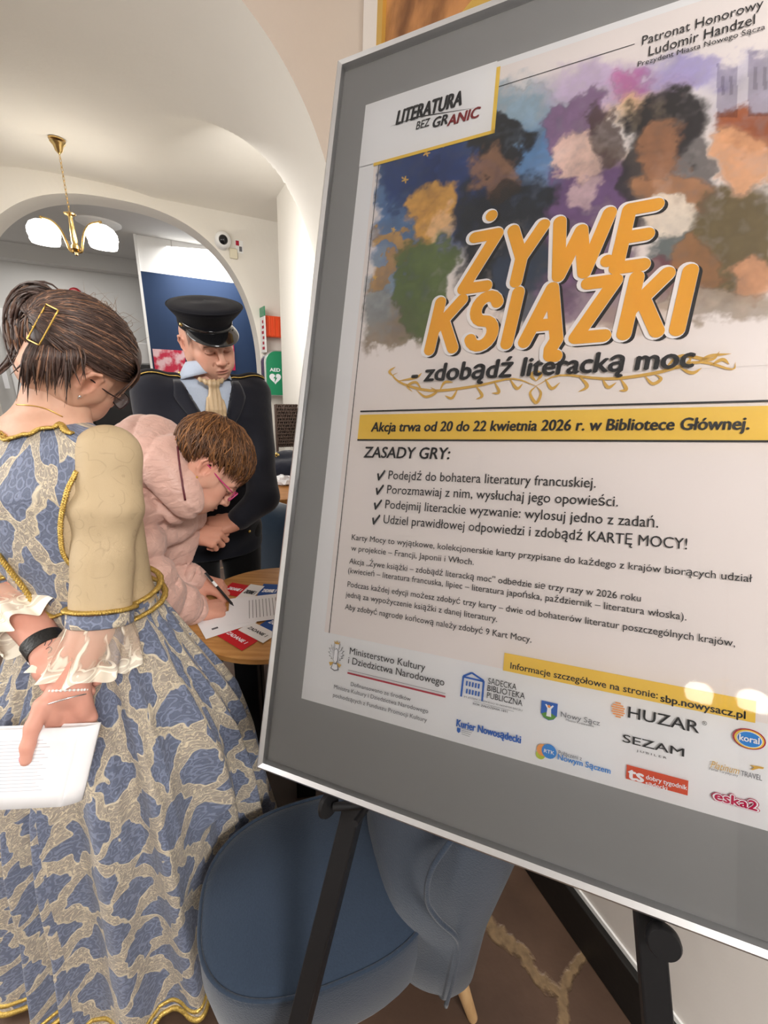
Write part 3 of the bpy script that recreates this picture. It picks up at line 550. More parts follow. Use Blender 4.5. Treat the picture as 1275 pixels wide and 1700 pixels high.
# ---- round table with slab legs
TC = V(-.345, 1.17, 0); TR_ = .268
TB = Thing('round_table', TC, 'round oak-topped cafe table with black legs where the woman in pink writes', 'table')
TB.part('tabletop', lathe([(0, .727), (TR_ - .004, .727), (TR_, .731), (TR_, .746), (TR_ - .004, .75), (0, .75)], TC, n=80), M_OAK, smooth='auto', label='oak veneered round top')
a0 = math.atan2(1.055 - 1.17, -.412 + .345)
for k in range(4):
    a = a0 + k * math.pi / 2; c = TC + .125 * V(math.cos(a), math.sin(a), 0); rot = np.array([[math.cos(.2), -math.sin(.2), 0], [math.sin(.2), math.cos(.2), 0], [0, 0, 1]])
    TB.part('leg', box(c + V(0, 0, .35), (.068, .068, .70), rot), M_BLACK, smooth=False, bevel=.003)
TB.part('apron', join(lathe([(.0, .70), (.19, .70), (.19, .727), (0, .727)], TC, n=48)), M_BLACK, smooth='auto')
# ---- task cards and sheets on the table
def z6(x, y): return (200 + x / 4.047, 680 + y / 4.047)
I_CRED = ink('card_red', (196, 32, 40)); I_CBLU = ink('card_blue', (34, 78, 150)); M_CARD = mat('card_white', (.84, .83, .82), .5)
def card(name, px4, m, label, cat, lay, group=None, txt=None, tm=None, rot180=False):
    z = .7508 + lay * .0009; p = np.array([Pz(*z6(*q), z) for q in px4]); c = p.mean(0)
    ex = unit((p[1] - p[0]) + (p[2] - p[3])); ey = unit(np.cross(V(0, 0, 1), ex)); w_ = (np.linalg.norm(p[1] - p[0]) + np.linalg.norm(p[2] - p[3])) / 2; h_ = (np.linalg.norm(p[3] - p[0]) + np.linalg.norm(p[2] - p[1])) / 2
    t = Thing(name, c, label, cat, group)
    t.part('sheet', box(c, (w_, h_, .0006), np.array([ex, ey, V(0, 0, 1)]).T), m, smooth=False)
    pr = Print(lambda u, v, l: c + ex * u + ey * v + V(0, 0, .0004 + l * .0002))
    return t, pr, w_, h_
CARDS = [('task_card', [(630, 1500), (805, 1608), (935, 1565), (762, 1468)], I_CRED, 'red task card nearest the table edge, lettered in white', 2, I_WHT),
         ('task_card', [(768, 1466), (962, 1563), (1048, 1512), (908, 1438)], M_CARD, 'white task card between the near red card and the near blue card', 3, I_BLK),
         ('task_card', [(906, 1440), (1052, 1506), (1190, 1450), (1060, 1392)], I_CBLU, 'blue task card at the near right beside the poster frame', 2, I_WHT),
         ('task_card', [(655, 1222), (775, 1262), (880, 1178), (760, 1172)], I_CRED, 'red task card lying behind the writing hands', 1, I_WHT),
         ('task_card', [(770, 1266), (842, 1290), (990, 1186), (875, 1178)], M_CARD, 'white task card between the far red card and the far blue card', 2, I_BLK),
         ('task_card', [(880, 1258), (1010, 1268), (1110, 1178), (990, 1176)], I_CBLU, 'blue task card at the far side of the table beside the poster frame', 1, I_WHT)]
for nm, q, m, lb, ly, tm in CARDS:
    t, pr, w_, h_ = card(nm, q, m, lb, 'card', ly, 'task cards on the round table')
    pr.text('ZADANIE 1', (-w_ * .36, -h_ * .1), w_ * .72, h_ * .22, tm, 1, .03, .2); pr.build('lettering', t)
M_PRINT = ink('print_grey', (90, 90, 95))
for nm, q, lb, ly in (('paper_sheet', [(690, 1445), (1135, 1400), (1150, 1222), (760, 1275)], 'white printed sheet of text under the writing hand', 5), ('paper_sheet', [(590, 1510), (985, 1420), (760, 1330), (495, 1445)], 'blank-edged white sheet under the sleeve at the table rim', 4)):
    t, pr, w_, h_ = card(nm, q, M_PAPER, lb, 'paper', ly)
    if ly == 5:
        for k in range(9):
            u = -w_ * .18 + k * w_ * .055; pr.poly([(u, -h_ * .36), (u + .0016, -h_ * .36), (u + .0016, h_ * .34), (u, h_ * .34)], M_PRINT, 1)
    else: pr.poly([(-w_*.32, -h_*.2), (-w_*.2, -h_*.2), (-w_*.2, -h_*.12), (-w_*.32, -h_*.12)], M_PRINT, 1)
    pr.build('print', t)
# ---- blue velvet shell chairs behind the table
def shell_chair(c, ang, label):
    t = Thing('shell_chair', c, label, 'chair', 'blue velvet shell chairs by the tables'); ca, sa = math.cos(ang), math.sin(ang)
    def X(f_, s_, z): return c + V(f_ * ca - s_ * sa, f_ * sa + s_ * ca, z)
    P = []
    for v in np.linspace(0, 1, 24):
        row = []
        for u in np.linspace(-1, 1, 31):
            zz = .42 + .37 * v; top = math.sqrt(max(0, 1 - max(0, (v - .35) / .65) ** 2.6)); hw = .235 * top + .0
            th = u * 1.25; row.append(X(-.20 * math.cos(th) * (.75 + .25 * top) - .06 * v - .0, hw * math.sin(th) / math.sin(1.25), zz))
        P.append(row)
    t.part('backrest', grid(np.array(P)), M_VEL, solid=.04, smooth=True)
    t.part('seat', lathe([(0, .40), (.19, .40), (.215, .42), (.215, .455), (.19, .475), (0, .48)], X(.02, 0, 0), n=40), M_VEL)
    for f_, s_ in ((-.13, -.13), (-.13, .13), (.15, -.13), (.15, .13)): t.part('leg', tube([X(f_ * 1.35, s_ * 1.35, 0), X(f_, s_, .41)], [.009, .014], 12), M_BLACK, smooth='auto')
    return t
shell_chair(V(-.27, 1.78, 0), math.radians(-100), 'blue velvet shell chair nearest the round table, rounded back overlapping another')
shell_chair(V(-.60, 2.20, 0), math.radians(80), 'blue velvet shell chair behind the nearest one, close to the wooden dining table')
# ================================================================== figures: one smooth surface per body, grown from blended volumes
def surfnet(F, org, h):
    ins = F < 0; nx_, ny_, nz_ = F.shape
    c = sum(ins[i:nx_-1+i, j:ny_-1+j, k:nz_-1+k].astype(np.int8) for i in (0, 1) for j in (0, 1) for k in (0, 1))
    act = (c > 0) & (c < 8); I = np.argwhere(act); idx = np.full(act.shape, -1, np.int64); idx[act] = np.arange(len(I))
    sm = np.zeros((len(I), 3)); ct = np.zeros(len(I)); cr = [(i, j, k) for i in (0, 1) for j in (0, 1) for k in (0, 1)]
    for a in cr:
        for ax in range(3):
            if a[ax]: continue
            b = list(a); b[ax] = 1; fa = F[I[:, 0]+a[0], I[:, 1]+a[1], I[:, 2]+a[2]]; fb = F[I[:, 0]+b[0], I[:, 1]+b[1], I[:, 2]+b[2]]
            m = (fa < 0) != (fb < 0); t = np.where(m, fa / np.where(m, fa - fb, 1), 0); p = np.tile(np.array(a, float), (len(I), 1)); p[:, ax] += t
            sm += p * m[:, None]; ct += m
    v = (I + sm / ct[:, None]) * h + org; fs = []
    for ax in range(3):
        s0 = [slice(1, -1)] * 3; s0[ax] = slice(0, -1); s1_ = list(s0); s1_[ax] = slice(1, None)
        a, b = ins[tuple(s0)], ins[tuple(s1_)]; E = np.argwhere(a != b); off = np.ones(3, int); off[ax] = 0; E = E + off
        u, w_ = [(1, 2), (2, 0), (0, 1)][ax]; du = np.zeros(3, int); du[u] = 1; dw = np.zeros(3, int); dw[w_] = 1
        g = lambda e: idx[e[:, 0], e[:, 1], e[:, 2]]
        q = np.stack([g(E - du - dw), g(E - dw), g(E), g(E - du)], 1); fl = ins[E[:, 0], E[:, 1], E[:, 2]]
        q[~fl] = q[~fl][:, ::-1]; fs.append(q)
    fs = np.concatenate(fs); fs = fs[(fs >= 0).all(1)]; return v, fs.tolist()
def smin(a, b, k):
    if k <= 0: return np.minimum(a, b)
    h = np.maximum(k - np.abs(a - b), 0) / k; return np.minimum(a, b) - h * h * k * .25
class SDF:
    def __init__(s): s.ops = []
    def _add(s, fn, lo, hi, k, sub): s.ops.append((fn, np.asarray(lo), np.asarray(hi), k, sub)); return s
    def cone(s, a, b, ra, rb, k=.01, sub=False):
        a, b = np.array(a, float), np.array(b, float); ba = b - a; L2 = ba.dot(ba) + 1e-12
        def fn(P): t = np.clip((P - a) @ ba / L2, 0, 1); return np.linalg.norm(P - a - t[..., None] * ba, axis=-1) - (ra + (rb - ra) * t)
        R = max(ra, rb); return s._add(fn, np.minimum(a, b) - R, np.maximum(a, b) + R, k, sub)
    def chain(s, pts, rad, k=.01):
        for i in range(len(pts) - 1): s.cone(pts[i], pts[i+1], rad[i], rad[i+1], k)
        return s
    def ell(s, c, r, R=None, k=.01, sub=False):
        c, r = np.array(c, float), np.ones(3) * r; R = np.eye(3) if R is None else np.asarray(R, float)   # rows of R: the ellipsoid's axes
        def fn(P): q = ((P - c) @ R.T) / r; n = np.linalg.norm(q, axis=-1); g = np.linalg.norm(q / r, axis=-1) + 1e-9; return n * (n - 1) / g
        e = np.abs(R.T) @ r; return s._add(fn, c - e, c + e, k, sub)
    def loft(s, ctr, X, Y, rx, ry, k=.01, cap=.02, ts=None):   # elliptical sections along a spine
        ctr = np.asarray(ctr, float); A = ctr[-1] - ctr[0]; L = np.linalg.norm(A); A = A / L; tt = (ctr - ctr[0]) @ A; X, Y = unit(X), unit(Y)
        def fn(P):
            t0 = (P - ctr[0]) @ A; t = np.clip(t0, 0, L); c = np.stack([np.interp(t, tt, ctr[:, i]) for i in range(3)], -1); a = np.interp(t, tt, rx); b = np.interp(t, tt, ry)
            d = P - c; u, v = (d @ X) / a, (d @ Y) / b; n = np.sqrt(u*u + v*v); g = np.sqrt((u/a)**2 + (v/b)**2) + 1e-9; q = np.where(n > 1e-6, n * (n - 1) / g, -np.minimum(a, b))
            o = np.maximum(np.maximum(-t0, t0 - L) - cap, -1); return np.where(o > -cap, np.maximum(q, o), q)
        R = max(max(rx), max(ry)); return s._add(fn, ctr.min(0) - R - cap, ctr.max(0) + R + cap, k, False)
    def fn(s, fn, lo, hi, k=.01, sub=False): return s._add(fn, lo, hi, k, sub)
    def field(s, h, pad=.0):
        lo = np.min([o[1] for o in s.ops if not o[4]], 0) - pad - 3*h; hi = np.max([o[2] for o in s.ops if not o[4]], 0) + pad + 3*h; n = np.ceil((hi - lo) / h).astype(int) + 1
        ax = [lo[i] + np.arange(n[i]) * h for i in range(3)]; F = np.full(tuple(n), .08)
        for fn, l, u, k, sub in s.ops:
            m = k + .03 + 3*h; sl = tuple(slice(max(0, int((l[i] - m - lo[i]) / h)), max(1, min(n[i], int((u[i] + m - lo[i]) / h) + 2))) for i in range(3))
            if any(q.stop <= q.start for q in sl): continue
            P = np.stack(np.meshgrid(*[ax[i][sl[i]] for i in range(3)], indexing='ij'), -1); d = fn(P)
            F[sl] = -smin(-F[sl], d, k) if sub else smin(F[sl], d, k)
        return F, lo, ax
    def mesh(s, h, disp=None, cut=None):
        F, lo, ax = s.field(h)
        if disp or cut:
            P = np.stack(np.meshgrid(*ax, indexing='ij'), -1)
            if disp: F = F + disp(P)
            if cut: F = np.maximum(F, cut(P))
        return surfnet(F, lo, h)
def vnoise(P, sc, seed, oct=3):
    r = np.random.default_rng(seed); g = r.random((32, 32, 32)); out = 0; a = 1.; q = P * sc; tot = 0
    for _ in range(oct):
        i = np.floor(q).astype(int); f = q - i; f = f*f*(3-2*f); i = i % 31; s_ = 0
        for dx in (0, 1):
            for dy in (0, 1):
                for dz in (0, 1): s_ = s_ + g[i[..., 0]+dx, i[..., 1]+dy, i[..., 2]+dz] * (f[..., 0] if dx else 1-f[..., 0]) * (f[..., 1] if dy else 1-f[..., 1]) * (f[..., 2] if dz else 1-f[..., 2])
        out = out + a * s_; tot += a; a *= .5; q = q * 2.1 + 5.3
    return out / tot - .5
from mathutils.bvhtree import BVHTree
def bvh_of(m): return BVHTree.FromPolygons(np.asarray(m[0]).tolist(), [tuple(f) for f in m[1]])
def hit(bv, px, py):
    d = ray(px, py); r = bv.ray_cast(Vector(CAM), Vector(d).normalized()); return (np.array(r[0]), np.array(r[1])) if r[0] is not None else (None, None)
def drape(bv, pts, n, off=.002):                      # a line laid onto a surface, seen from the viewpoint
    out = []
    for q in smooth_path([(x, y, 0) for x, y in pts], n):
        p, nn = hit(bv, q[0], q[1])
        if p is not None: out.append(p + nn * off)
    return np.array(out)
def strands(paths, rads, cols, n=5, flat=.6):
    vs_, fs, cs, o = [], [], [], 0
    for p, r, c in zip(paths, rads, cols):
        k = len(p); prof = r * np.clip(np.sin(np.linspace(.25, np.pi - .06, k)) * 1.3, .12, 1); v, f = tube(p, prof, n, flat=flat)
        vs_.append(v); fs += [tuple(i + o for i in q) for q in f]; cs.append(np.tile(c, (len(v), 1))); o += len(v)
    return np.concatenate(vs_), fs, np.concatenate(cs)
def skin_mat(name):
    t = NT(name, .5, .35); a = t.new('Attribute'); a.attribute_name = 'ink'; p = t.objc(); t.color(t.mix(t.math('MULTIPLY', t.noise(p, 120, 3), .22), a.outputs['Color'], lin(190, 120, 100))); t.bump(t.noise(p, 500, 3), .12, .0006)
    t.b.inputs['Subsurface Weight'].default_value = .12; t.b.inputs['Subsurface Radius'].default_value = (1, .4, .25); t.b.inputs['Subsurface Scale'].default_value = .006; return t.m
M_SKIN = skin_mat('skin')
def hair_mat(name, rough=.42):
    t = NT(name, rough, .45); a = t.new('Attribute'); a.attribute_name = 'ink'; p = t.objc(); t.color(t.mix(t.math('MULTIPLY', t.noise(p, 160, 4), .6), a.outputs['Color'], (.006, .004, .003))); t.bump(t.noise(p, 420, 3), .3, .001); return t.m
M_HAIR = hair_mat('hair')
class Head:                                           # local axes: x her right, y forward, z up; origin between the ears
    def __init__(s, c, F, U, k=1.0):
        F, U = unit(F), np.asarray(U, float); U = unit(U - F * U.dot(F)); s.B = np.array([np.cross(F, U), F, U]); s.c = np.array(c, float); s.k = k
    def w(s, *p): return s.c + s.k * (np.array(p, float) @ s.B)
    def W(s, P): return s.c + s.k * (np.asarray(P, float) @ s.B)
    def local(s, P): return ((np.asarray(P) - s.c) @ s.B.T) / s.k
def head_sdf(male=False, eyes='down', neck=.165):
    S = SDF(); j = 1.0 if male else .9
    S.ell((0, -.018, .038), (.074, .094, .080), k=.01).ell((0, .025, -.022), (.060, .062, .078), k=.03)
    for x in (-1, 1):
        S.cone((x*.054*j, .0, -.052), (x*.022, .062, -.094), .024*j, .019, k=.03)
        S.ell((x*.043, .052, -.024), (.023, .026, .021), k=.025)
        S.ell((x*.034, .070, -.055), (.022, .022, .026), k=.025)
        S.ell((x*.068, -.01, .0), (.012, .04, .05), k=.03)
    S.ell((0, .070, -.096), (.021, .020, .018), k=.022)
    S.ell((0, .066, .045), (.050, .026, .038), k=.03)
    for x in (-1, 1): S.cone((x*.010, .087, .016), (x*.046, .073, .018), .0085 if male else .006, .007, k=.014)
    for x in (-1, 1): S.ell((x*.030, .099, .000), (.0175, .016, .0115), k=.012, sub=True)
    S.cone((0, .086, .014), (0, .108, -.029), .0075, .0095, k=.014); S.ell((0, .110, -.033), (.0105, .010, .0092), k=.008)
    for x in (-1, 1): S.ell((x*.0125, .099, -.036), (.0078, .0105, .0075), k=.007); S.ell((x*.0065, .104, -.043), (.0038, .005, .003), k=.003, sub=True)
    for x in (-1, 1):
        S.ell((x*.030, .0785, .0005), (.0142, .0138, .0128), k=.003)
        if eyes == 'down': S.cone((x*.017, .0895, -.005), (x*.043, .083, -.006), .0018, .0016, k=.002); S.cone((x*.016, .092, .006), (x*.045, .083, .005), .0025, .002, k=.004)
    S.ell((0, .083, -.067), (.030, .018, .022), k=.02)
    S.ell((0, .0985, -.0615), (.0215, .0085, .0052), k=.004); S.ell((0, .0965, -.0725), (.0185, .0085, .0062), k=.004)
    S.ell((0, .106, -.0665), (.0245, .010, .0012), k=.003, sub=True); S.ell((0, .1025, -.052), (.004, .006, .008), k=.006, sub=True)
    S.ell((0, .100, -.082), (.018, .008, .005), k=.008, sub=True)
    for x in (-1, 1):
        S.cone((x*.024, .094, -.040), (x*.034, .080, -.062), .0016, .0016, k=.008, sub=True)
        R = np.array([[1, .25*x, 0], [-.25*x, 1, .15], [0, -.15, 1]]); S.ell((x*.0755, -.012, -.006), (.0085, .019, .031), R, k=.006)
        S.ell((x*.0835, -.008, -.006), (.006, .0105, .019), R, k=.004, sub=True)
        rim = [(x*.078, .004, .004), (x*.083, .002, .018), (x*.087, -.010, .026), (x*.089, -.024, .020), (x*.088, -.030, .002), (x*.083, -.022, -.018), (x*.078, -.010, -.030)]
        S.chain(rim, [.0032, .0036, .004, .004, .0038, .0038, .0045], k=.004); S.cone((x*.079, -.004, -.026), (x*.078, -.002, -.032), .005, .0045, k=.004); S.cone((x*.078, .004, -.008), (x*.080, .004, -.014), .004, .003, k=.003)
    S.cone((0, -.030, -.045), (0, -.030 - .018 * neck / .165, -neck), .052 if male else .045, .056 if male else .046, k=.03)
    return S
SKINS = {'w': lin(212, 170, 146), 'm': lin(212, 166, 144), 'p': lin(220, 172, 150)}
def head_colors(L, skin, male=False, stubble=False, browcol=(.03, .02, .015)):
    C_ = np.tile(np.array(skin), (len(L), 1)); x, y, z = L.T; ax = np.abs(x)
    def bl(m, c):
        nonlocal C_; m = np.clip(m, 0, 1)[:, None]; C_ = C_ * (1 - m) + np.array(c) * m
    g = lambda cx, cy, cz, r: np.exp(-(((ax - cx)**2 + (y - cy)**2 + (z - cz)**2) / r**2))
    red = np.array(skin) * np.array([1.0, .66, .62]); bl(g(.045, .06, -.03, .026) * .55, red); bl(g(0, .112, -.036, .014) * .6, red); bl(g(.085, -.012, .0, .03) * .6, red)
    if stubble: bl((g(0, .08, -.085, .05) + g(.045, .045, -.07, .035)) * .22 * (z < -.035), np.array(skin) * np.array([.55, .58, .62]))
    lip = np.clip((1 - (ax / .0235)**2 - ((z + .067) / .0115)**2) * 2.2, 0, 1) * (y > .078)
    bl(lip * (.45 if male else .75), np.array(lin(176, 100, 92) if male else lin(190, 92, 90)))
    bl((np.abs(z + .0665 + .002) < .0016) * (ax < .024) * (y > .085) * .7, lin(90, 40, 38))
    bl(np.clip(1 - np.abs(z - (.0215 - ((ax - .03) / .02)**2 * .005)) / .0042, 0, 1) * 1.1 * (ax > .011) * (ax < .050) * (y > .06), browcol)
    bl(np.clip(1 - np.abs(z + .0052 + (ax - .03)**2 * 3) / .0022, 0, 1) * 1.5 * (np.abs(ax - .03) < .0155) * (y > .074), (.02, .014, .012))
    bl(np.exp(-((ax - .03)**2 / .016**2 + (z + .002)**2 / .011**2)) * (y > .07) * .25, np.array(skin) * np.array([.72, .55, .55]))
    return C_
def hand_ops(S, wrist, Y, Zd, mirror=1, curls=((25, 35, 20),) * 4, thumb=None, spread=(6, 2, -3, -9), k=1.0, forearm=None, r_fore=.026):
    Y = unit(Y); Z = unit(np.asarray(Zd, float) - Y * np.dot(Zd, Y)); X = np.cross(Y, Z) * mirror; w0 = np.array(wrist, float)
    T_ = lambda x, y, z: w0 + k * (X * x + Y * y + Z * z); nails = []
    S.cone(T_(.012, .0, 0), T_(.026, .078, .0), .0155*k, .0125*k, .012); S.cone(T_(.0, .0, 0), T_(.008, .084, .002), .0165*k, .0128*k, .012); S.cone(T_(-.010, 0, 0), T_(-.013, .080, .0), .0155*k, .0122*k, .012); S.cone(T_(-.014, .004, -.001), T_(-.031, .071, -.002), .014*k, .0115*k, .012)
    S.ell(T_(.026, .032, -.010), np.array([.016, .030, .014])*k, np.array([X, Y, Z]), .012); S.ell(T_(-.022, .03, -.010), np.array([.012, .028, .011])*k, np.array([X, Y, Z]), .012)
    for i, (bx, by, L, r) in enumerate(((.028, .084, .074, .0088), (.009, .089, .082, .0090), (-.0115, .085, .076, .0086), (-.031, .075, .060, .0076))):
        s_ = math.radians(spread[i]); d0 = Y * math.cos(s_) + X * math.sin(s_); p = T_(bx, by, .001); a = 0; seg_ = (.46, .30, .24); pts = [p]; rr = [r * 1.08 * k]
        for q in range(3):
            a += math.radians(curls[i][q]); d = d0 * math.cos(a) - Z * math.sin(a); p = p + d * L * k * seg_[q]; pts.append(p); rr.append(r * k * (1.0, .92, .8)[q])
        S.chain(pts, rr, .0035); n_ = d0 * math.sin(a) + Z * math.cos(a); nails.append((pts[-1] - d * .004*k + n_ * rr[-1] * .82, d, n_, r * .74 * k))
        S.ell(pts[1] + Z * .0, rr[1] * 1.04, k=.003)
    th = thumb or [(.036, .022, -.008), (.058, .050, -.016), (.064, .078, -.022), (.062, .098, -.026)]; tp = [T_(.02, .012, -.006)] + [T_(*q) for q in th]
    S.chain(tp, [.015*k, .0145*k, .0118*k, .0102*k, .0082*k], .006); d = unit(tp[-1] - tp[-2]); n_ = unit(Z - d * Z.dot(d)); 
    n_ = unit(np.cross(d, np.cross(unit(X * .6 + Z * .8), d))); nails.append((tp[-1] - d * .004 + n_ * .0082*k * .8, d, n_, .0078*k))
    if forearm is not None: S.cone(w0 + Y * .006, forearm, .024*k, r_fore, .014); S.cone(w0 - X*.010 + Y*.004, np.array(forearm), .018*k, r_fore*.9, .012); S.cone(w0 + X*.010 + Y*.004, np.array(forearm), .018*k, r_fore*.9, .012)
    return nails
def nail_mesh(nails, k=1.25):
    ms = []
    for c, d, n, r in nails:
        s_ = np.cross(d, n); ms.append(ball(c, (r, r * k, .0016), np.array([s_, d, n]).T, 14))
    return join(*ms)
def RB(px, py, r, u, t):                              # direction given as right / up / towards the viewer, at a place in view
    tv = -unit(ray(px, py)); rv = unit(CM @ V(1, 0, 0) - tv * tv.dot(CM @ V(1, 0, 0))); return rv * r + np.cross(tv, rv) * u + tv * t
# ------------------------------------------------------------------ fabrics of the costume
def brocade(name, blue, tan, gold, pu=.120, pv=.165):
    t = NT(name, .55, .35); at_ = t.attr(); wv = t.vadd(at_, t.vadd(t.noise(at_, 14, 2, out=1), (-.5, -.5, -.5)), .05)
    sp = t.new('SeparateXYZ'); t.put(sp.inputs[0], wv); U, W_ = sp.outputs[0], sp.outputs[1]
    u, v = t.math('DIVIDE', U, pu), t.math('DIVIDE', W_, pv)
    def line(e): f = t.math('FRACT', e); return t.math('ABSOLUTE', t.math('SUBTRACT', f, .5))
    m = t.math('MAXIMUM', line(t.math('ADD', u, v)), line(t.math('SUBTRACT', u, v)))
    mp = t.new('Mapping'); t.put(mp.inputs[0], wv); mp.inputs['Scale'].default_value = (1.35, .8, 1)
    leaf = t.voronoi(mp.outputs[0], 30, 'SMOOTH_F1'); edge = t.voronoi(mp.outputs[0], 30, 'DISTANCE_TO_EDGE')
    m2 = t.math('ADD', m, t.math('MULTIPLY', t.math('SUBTRACT', .40, leaf), .42)); mask = t.sstep(m2, .352, .364)
    rim = t.math('MULTIPLY', t.sstep(m2, .336, .348), t.math('SUBTRACT', 1.0, t.sstep(m2, .366, .382)))
    vein = t.math('SUBTRACT', 1.0, t.sstep(edge, .02, .06)); w2 = t.new('TexWave', wave_type='RINGS'); t.put(w2.inputs[0], mp.outputs[0]); w2.inputs['Scale'].default_value = 34; w2.inputs['Distortion'].default_value = 11; w2.inputs['Detail'].default_value = 1.5; w2.inputs['Detail Scale'].default_value = 3
    gl = t.math('MAXIMUM', t.math('MULTIPLY', vein, .30), t.math('MULTIPLY', t.sstep(w2.outputs[1], .80, .93), .85))
    f1 = t.voronoi(t.vadd(at_, t.noise(at_, 60, 2, out=1), .014), 52, 'F1', rnd=.8); ring = t.math('ADD', t.math('MULTIPLY', t.math('SINE', t.math('MULTIPLY', f1, 16.0)), .5), .5); dots = t.sstep(ring, .55, .85)
    ground = t.mix(t.math('MULTIPLY', dots, .8), lin(*blue), tuple(np.clip(np.array(lin(*blue)) * 1.75 + .02, 0, 1)))
    ground = t.mix(t.math('MULTIPLY', t.noise(at_, 300, 2), .5), ground, tuple(np.array(lin(*blue)) * .55))
    gar = t.mix(gl, lin(*tan), lin(*gold)); c = t.mix(mask, ground, gar); c = t.mix(t.math('MULTIPLY', rim, .8), c, lin(*gold)); t.color(c)
    h = t.math('ADD', t.math('MULTIPLY', dots, .5), t.math('ADD', t.math('MULTIPLY', mask, .6), t.math('MULTIPLY', gl, .5))); t.bump(t.math('ADD', h, t.math('MULTIPLY', t.noise(at_, 700, 2), .25)), .75, .0022); t.b.inputs['Sheen Weight'].default_value = .15; return t.m
M_BROC = brocade('blue_brocade', (110, 119, 142), (164, 154, 142), (228, 214, 186))
def damask(name, rgb):
    t = NT(name, .6, .3); at_ = t.attr(); wv = t.vadd(at_, t.noise(at_, 16, 2, out=1), .04); e = t.voronoi(wv, 30, 'F1', rnd=.8); r_ = t.math('SINE', t.math('MULTIPLY', e, 16.0)); ln = t.math('MULTIPLY', t.sstep(r_, .90, .98), t.sstep(t.noise(at_, 26, 2), .42, .56)); c = np.array(lin(*rgb))
    t.color(t.mix(t.math('MULTIPLY', ln, .45), t.mix(t.noise(at_, 9, 3), c * .94, np.clip(c * 1.05, 0, 1)), c * .74)); t.bump(t.math('ADD', t.math('MULTIPLY', t.noise(at_, 800, 2), .3), t.math('MULTIPLY', t.noise(wv, 18, 3), .8)), .35, .004); return t.m
M_BEIGE = damask('beige_damask', (188, 167, 134))
def lace_mat():
    t = NT('cream_lace', .7, .2); at_ = t.attr(); wv = t.vadd(at_, t.noise(at_, 20, 2, out=1), .03); sp = t.new('SeparateXYZ'); t.put(sp.inputs[0], at_); v = sp.outputs[1]
    f = t.voronoi(wv, 42, 'F1'); ln = t.sstep(t.math('SINE', t.math('MULTIPLY', f, 20.0)), .45, .8); mp = t.new('Mapping'); t.put(mp.inputs[0], wv); mp.inputs['Scale'].default_value = (60, 12, 1); st = t.noise(mp.outputs[0], 1, 2); stl = t.sstep(st, .56, .62)
    low = t.sstep(v, .04, .066); sol = t.math('MAXIMUM', t.math('MULTIPLY', low, t.sstep(t.math('ADD', ln, t.math('MULTIPLY', low, .45)), .2, .6)), t.math('MULTIPLY', stl, .75))
    sol = t.math('MAXIMUM', sol, t.sstep(v, .082, .086)); t.color(t.mix(sol, lin(222, 200, 178), lin(246, 240, 224))); t.put(t.b.inputs['Alpha'], t.math('ADD', .34, t.math('MULTIPLY', sol, .66))); t.bump(sol, .6, .003); return t.m
M_LACE = lace_mat()
t = NT('gold_braid', .35, .6); t.color(t.mix(t.noise(t.objc(), 260, 2), lin(150, 110, 40), lin(244, 214, 120))); t.b.inputs['Metallic'].default_value = .65; t.bump(t.noise(t.objc(), 420, 2), .6, .002); M_BRAID = t.m
def braid(path, r=.0034, wid=.0045):                  # plaited gold trim along a path
    p = np.asarray(path, float); L = np.sum(np.linalg.norm(np.diff(p, axis=0), axis=1)); n = max(12, int(L / .0022)); p = smooth_path(p[:: max(1, len(p) // 60)], n); tt, N, B = frames(p); s = np.linspace(0, L, n); ms = []
    for k in range(3):
        ph = k * 2.094 + s * 2 * np.pi / .0125; ms.append(tube(p + (np.sin(ph) * wid)[:, None] * B + (np.cos(2 * ph) * .0014)[:, None] * N, r * .62, 5))
    return join(*ms)
def uvcyl(v, c, ax_f, ax_r, r0):                      # unrolled pattern coordinates round a vertical axis
    d = v - c; th = np.arctan2(d @ ax_r, -(d @ ax_f)); return np.stack([th * r0, d[:, 2], np.zeros(len(v))], 1)
# ================================================================== woman in the brocade dress, seen from behind
FWD, RGT, UP = V(.05, .9987, 0), V(.9987, -.05, 0), V(0, 0, 1)
WC = V(-.612, .748, 1.035); SM = V(-.655, .768, 1.335)
WP_ = Thing('person', V(WC[0], WC[1], 0), 'person in a blue brocade gown seen from behind, head bowed, holding folded paper', 'person')
RSH, LSH = SM + RGT * .134 + V(0, -.01, -.014), SM - RGT * .150 + V(0, .01, -.035)
REL, LEL = Pd(168, 1014, .755), Pd(2, 966, .80)
HW_ = Head(Pd(126, 606, .765), RB(126, 606, .52, -.48, -.45), RB(126, 606, .80, .62, .1), .89)
torso_c = [WC - UP * .10, WC, WC + UP * .12 - RGT * .015, WC + UP * .22 - RGT * .03 + FWD * .005, SM + UP * .005, SM + UP * .045 + FWD * .01]
